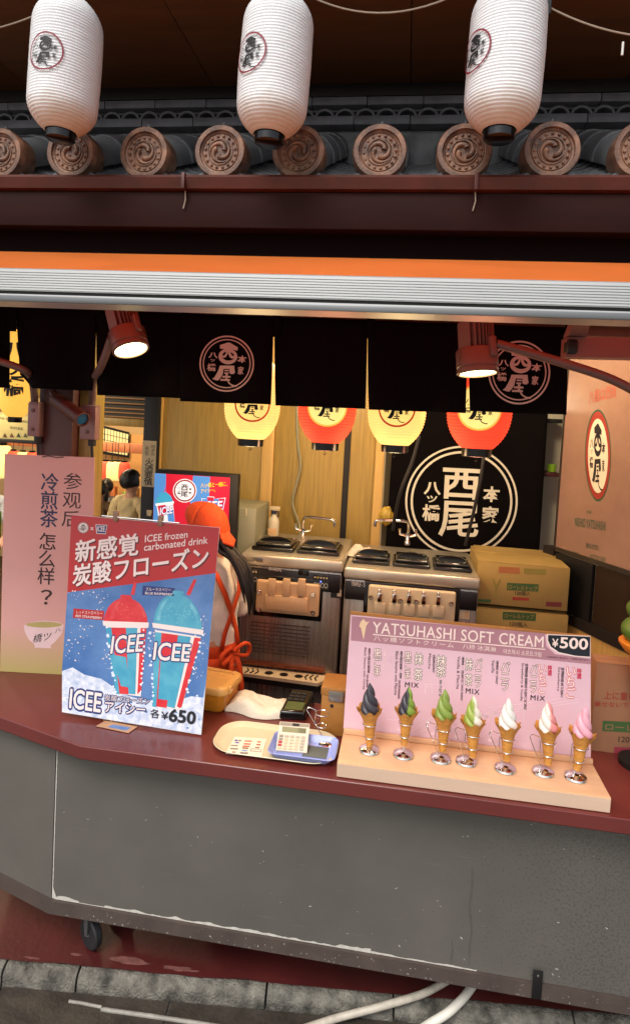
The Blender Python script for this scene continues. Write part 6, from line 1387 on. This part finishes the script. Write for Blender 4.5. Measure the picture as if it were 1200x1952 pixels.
KT(z9, '八ッ橋ソフトクリーム', 190, 168, 505, 197, 20, m_sw, cs=1.25); KT(z9, '八桥 冰淇淋', 540, 200, 672, 214, 20, m_sw); KT(z9, '야츠하시 소프트크림', 700, 220, 850, 234, 20, m_sw); KT(z9, '＊原材料に乳成分・小麦を含みます', 872, 236, 1038, 250, 8, m_sk)
KAr(z9, [[(150,82),(160,96),(172,92),(160,112),(150,165),(140,118),(132,112),(138,95)]], mat('pale_cone_print', 'e8c8a0', .4), .0012)
def col(f, s, x0, x1, yt, yb_, M, out=True, line=.9, bold=.01):
    k = {z9:2.069, z9b:4.8, z9c:4.615}[f]; a = f([(x0,yb_),(x1,yb_+ (x1-x0)*.1)]); up = (.035*(yb_-yt)/k, -(yb_-yt)/k)
    if out:
        ptext(sp_, '\n'.join(s), *a[0], *a[1], 0, 'lettering', M, ss, .0010, bold=.055, up=up, line=line); ptext(sp_, '\n'.join(s), *a[0], *a[1], 0, 'lettering', m_sw, ss, .0015, bold=.012, up=up, line=line)
    else: ptext(sp_, '\n'.join(s), *a[0], *a[1], 0, 'lettering', M, ss, .0012, bold=bold, up=up, line=line)
def side(f, s, x, yt, yb_, w_, M=m_sk):        # lettering turned a quarter, read downwards
    k = {z9:2.069, z9b:4.8, z9c:4.615}[f]; a = f([(x+.035*(yb_-yt), yt),(x, yb_)]); ptext(sp_, s, *a[0], *a[1], 0, 'lettering', M, ss, .0012, up=(w_/k, w_*.08/k))
col(z9b, '黒ごま', 290, 360, 415, 662, m_mar); col(z9b, 'ハチミツがけ', 380, 402, 440, 610, m_sw, False); col(z9b, '黒芝麻和蜂蜜', 238, 262, 412, 640, m_mar, False); side(z9b, 'Black Sesame with Honey', 192, 405, 790, 26, m_mar); col(z9b, '검은깨벌꿀', 226, 244, 650, 770, m_mar, False)
col(z9b, '黒ごま', 572, 636, 445, 686, m_mar); col(z9b, '抹茶', 665, 740, 455, 700, m_sg, line=1.25); KT(z9b, 'MIX', 582, 765, 706, 775, 44, m_sk, bold=.01, cs=1.2); side(z9b, 'Black Sesame with Matcha', 484, 440, 840, 26, m_sk); col(z9b, '黒芝麻和蜂蜜・抹茶', 530, 554, 440, 690, m_snv, False); col(z9b, '검은깨벌꿀말차', 515, 536, 700, 880, m_mar, False)
col(z9b, '抹茶', 866, 954, 475, 670, m_sg, line=.95); col(z9b, 'まっちゃ', 890, 916, 700, 860, m_sg, False, bold=.012); col(z9b, '抹茶말차', 830, 856, 470, 640, m_sk, False); side(z9b, 'Matcha', 794, 462, 600, 24)
col(z9b, '抹茶', 1128, 1196, 505, 750, m_sg, line=1.25); KT(z9, 'MIX', 552, 376, 606, 382, 20, m_sk, bold=.01, cs=1.2); col(z9, 'バニラ', 586, 614, 238, 350, m_mar); col(z9b, '香草・抹茶바닐라말차', 1088, 1112, 490, 895, m_sk, False); side(z9b, 'Vanilla & Matcha', 1052, 485, 785, 26)
col(z9c, 'バニラ', 292, 366, 515, 762, m_mar); col(z9c, '香草바닐라', 246, 270, 505, 715, m_sk, False); side(z9c, 'Vanilla', 212, 500, 612, 26)
col(z9c, 'バニラ', 548, 610, 535, 785, m_mar); col(z9c, 'いちご', 622, 694, 540, 790, m_srd); col(z9c, '特選', 706, 742, 545, 635, m_srd, False, bold=.03); KT(z9c, 'MIX', 555, 852, 682, 862, 44, m_sk, bold=.012, cs=1.2); side(z9c, 'Strawberry & Vanilla', 460, 525, 860, 28); col(z9c, '特選草莓香草특선딸기바닐라', 494, 522, 530, 940, m_sk, False)
col(z9c, 'いちご', 866, 950, 560, 830, m_srd); col(z9c, '特選', 962, 1002, 572, 664, m_srd, False, bold=.03); col(z9c, '特選草莓특선딸기', 816, 844, 565, 835, m_sk, False); side(z9c, 'Strawberry', 784, 560, 775, 28)
# faint white landscape drawing on the sign
m_fw = mat('faint_white_ink', 'e3c6cc', .4)
def ln(f, a, b, w_=3):
    d = Vector((b[0]-a[0], b[1]-a[1])).normalized(); n_ = Vector((-d.y, d.x))*w_/2; KAr(f, [[(a[0]-n_.x,a[1]-n_.y),(b[0]-n_.x,b[1]-n_.y),(b[0]+n_.x,b[1]+n_.y),(a[0]+n_.x,a[1]+n_.y)]], m_fw, .0008, 'line_drawing')
for a, b in (((300,555),(480,430)),((310,565),(500,435)),((330,560),(540,425)),((420,560),(700,440)),((430,545),(690,430)),((560,470),(1000,400)),((560,480),(1000,410)),((600,440),(940,395)),((240,480),(300,482)),((640,600),(760,520)),((720,420),(720,500)),((780,410),(780,490)),((470,440),(470,520)),((388,340),(424,340)),((392,350),(420,350)),((395,340),(392,378)),((418,340),(420,378))): ln(z9, a, b)
rk = random.Random(9)
for i in range(40): x, y = rk.uniform(560,1000), rk.uniform(240,460); KAr(z9, [[(x,y),(x+3,y),(x+3,y+3),(x,y+3)]], m_fw, .0007, 'line_drawing')
# cone samples
m_cone = mat('wafer_cone', 'c88a3c', .55, var=.14, vs=30, bump=.5, bs=70)
def duo(name, ca_, cb_):
    M = mat(name, ca_, .38, var=.08, vs=20)
    if cb_:
        t = M.node_tree; b = t.nodes['Principled BSDF']; src = b.inputs['Base Color'].links[0].from_socket; tc = t.nodes.new('ShaderNodeTexCoord'); sx = t.nodes.new('ShaderNodeSeparateXYZ'); t.links.new(tc.outputs['Object'], sx.inputs[0])
        nz_ = t.nodes.new('ShaderNodeTexNoise'); nz_.inputs['Scale'].default_value = 40; t.links.new(tc.outputs['Object'], nz_.inputs[0]); ad_ = t.nodes.new('ShaderNodeMath'); ad_.operation = 'MULTIPLY_ADD'; ad_.inputs[1].default_value = .03; t.links.new(nz_.outputs[0], ad_.inputs[0]); t.links.new(sx.outputs[0], ad_.inputs[2])
        mr_ = t.nodes.new('ShaderNodeMapRange'); mr_.inputs[1].default_value = .012; mr_.inputs[2].default_value = .020; t.links.new(ad_.outputs[0], mr_.inputs[0]); m_ = t.nodes.new('ShaderNodeMix'); m_.data_type = 'RGBA'; t.links.new(mr_.outputs[0], m_.inputs[0]); t.links.new(src, m_.inputs[6]); m_.inputs[7].default_value = lin(cb_)+(1,); t.links.new(m_.outputs[2], b.inputs['Base Color'])
    return M
def cone_mesh():
    def fn(u, v):
        a = u*2*math.pi; H_ = .125; z = H_*v
        r_ = .010+.016*v if v < .62 else .010+.016*.62+ (v-.62)/.38*.0215*(.6+.4*((v-.62)/.38))
        if v > .62: fr_ = ((v-.62)/.38)**2; r_ *= 1+.07*fr_*math.sin(a*8); z += .006*fr_*math.sin(a*8+.8)
        if v < .58: r_ += .0006*math.sin(a*9+v*60)*math.sin(a*9-v*60)*2
        return Vector((r_*math.cos(a), r_*math.sin(a), z))
    def fi(u, v): q = fn(u, 1-.35*v); return Vector((q.x*.93, q.y*.93, q.z-.002))
    return MB().grid(fn, 64, 30).grid(fi, 64, 6)
def cream_mesh():
    def fn(u, v):
        a = u*2*math.pi; R0 = .0305*(1-v)**.72*(1-.15*(1-v)**6)+.0006; ph = 3*a+v*17; s_ = .5+.5*math.cos(ph); k = 1+.34*(s_**.45-.62)
        z = .092*v+.003*math.sin(ph); sw = .003*math.sin(v*9)*(1-v)
        return Vector((R0*k*math.cos(a)+sw*v, R0*k*math.sin(a), z))
    return MB().grid(fn, 72, 44)
cone_me = mesh_of(cone_mesh(), m_cone, 70)
flav = [('dark grey sesame', duo('sesame_cream','3a383e',None), (703,1432), (705,1303), (704,1422), 0), ('half grey, half green sesame and matcha', duo('sesame_matcha_cream','34323a','7f9a3c'), (768,1441), (779,1310), (770,1420), 0), ('plain green matcha', duo('matcha_cream','7f9440',None), (839,1449), (848,1315), (843,1432), 1), ('half green, half white matcha and vanilla', duo('matcha_vanilla_cream','93a446','e0dac8'), (888,1454), (902,1327), (900,1443), 1), ('white vanilla', duo('vanilla_cream','dedbd2',None), (962,1468), (969,1332), (965,1450), 1), ('half white, half pink strawberry and vanilla', duo('strawberry_vanilla_cream','e4dccf','d88a86'), (1034,1474), (1044,1338), (1044,1457), 1), ('pink strawberry', duo('strawberry_cream','dba0ae',None), (1096,1484), (1116,1348), (1099,1468), 2)]
def wire_stand(label, b, axp, kind, empty=False):
    t = thing('wire_stand', label, 'stand', b, 'chrome wire cone stands')
    MB().lathe([(.034,0),(.036,.003),(.034,.009),(.024,.015),(.008,.018),(.0005,.0182)], b, 32).build('weighted_base', m_chrome, t)
    p0_, d_ = axp; wr = .0016
    r1, r2 = p0_+d_*.078, p0_+d_*.032
    for c_, rr_ in ((r1,.0245),(r2,.0175)):
        MB().tube([c_+Vector((rr_*math.cos(2*math.pi*i/24), rr_*math.sin(2*math.pi*i/24), 0)) for i in range(24)], wr, 6, closed=True).build('ring', m_chrome, t)
    if kind == 0: pts = [b+Vector((0,.0,.016)), r2+Vector((0,.0175,0)), r1+Vector((0,.0245,0))]
    elif kind == 1: pts = [b+Vector((-.008,0,.016)), r1+Vector((-.058,0,.006)), r1+Vector((-.054,0,.014)), r1+Vector((-.046,0,.015)), r1+Vector((-.0245,.004,.006)), r1+Vector((-.0245,0,-.002)), r2+Vector((-.026,0,.004)), r2+Vector((-.0175,0,0))]
    else: pts = [b+Vector((-.002,0,.016)), r2+Vector((-.024,0,0)), r1+Vector((-.027,0,.004)), r1+Vector((-.0245,0,0))]
    MB().tube(pts, wr, 6).build('wire', m_chrome, t)
for nm, M, bpx, tip, btm, kind in flav:
    b = Q(*bpx, SB); b.z = SB+.0005; tp = P(*tip, b.y); bt = P(*btm, b.y); ax = (tp-bt); L = ax.length; d = ax.normalized(); kS = L/.208
    cn = thing('soft_cream_cone', f'{nm} soft cream cone sample before the pink sign', 'ice cream', bt, 'soft cream cone samples')
    Mt = Matrix.Translation(bt) @ d.to_track_quat('Z','Y').to_matrix().to_4x4() @ Matrix.Rotation(random.uniform(0,6),4,'Z') @ Matrix.Scale(kS,4)
    rep('cone', cone_me, Mt, cn); Mt2 = Matrix.Translation(bt+d*.112*kS) @ d.to_track_quat('Z','Y').to_matrix().to_4x4() @ Matrix.Scale(kS*1.04,4)
    # keep each cream's own x axis along the world's so two-tone halves face the street alike
    Rw = Mt2.to_3x3(); x_ax = Vector((1,0,0)); zax = d; yax = zax.cross(x_ax).normalized(); x_ax = yax.cross(zax)
    Mt2 = Matrix.Translation(bt+d*.112*kS) @ Matrix((x_ax, yax, zax)).transposed().to_4x4() @ Matrix.Scale(kS*1.04,4)
    rep('cream', mesh_of(cream_mesh(), M, 80), Mt2, cn)
    wire_stand(f'chrome wire stand holding the {nm} cone', b, (bt, d), kind)
b = Q(608, 1418, T); wire_stand('empty chrome wire cone stand beside the wooden box', Vector((P(622,1412,.2).x, .2, T+.001)), (P(612,1400,.2), Vector((0,0,1))), 1, True)
# table that carries the cartons
tq = pbox(903, 1262, 1086, 1270, 1.29, 1.7); ct2 = thing('carton_table', 'low table under the cone cartons behind the counter', 'table', (tq[0], 1.5, 0)); MB().rbox(tq[0], tq[1], 1.28, 1.72, tq[5]-.04, tq[5]-.001, .004).build('table_top', m_alu2, ct2)
for xx_ in (tq[0]+.02, tq[1]-.05):
    for yy in (1.3, 1.67): MB().rbox(xx_, xx_+.03, yy, yy+.03, .006, tq[5]-.041, .003).build('leg', m_alu2, ct2)
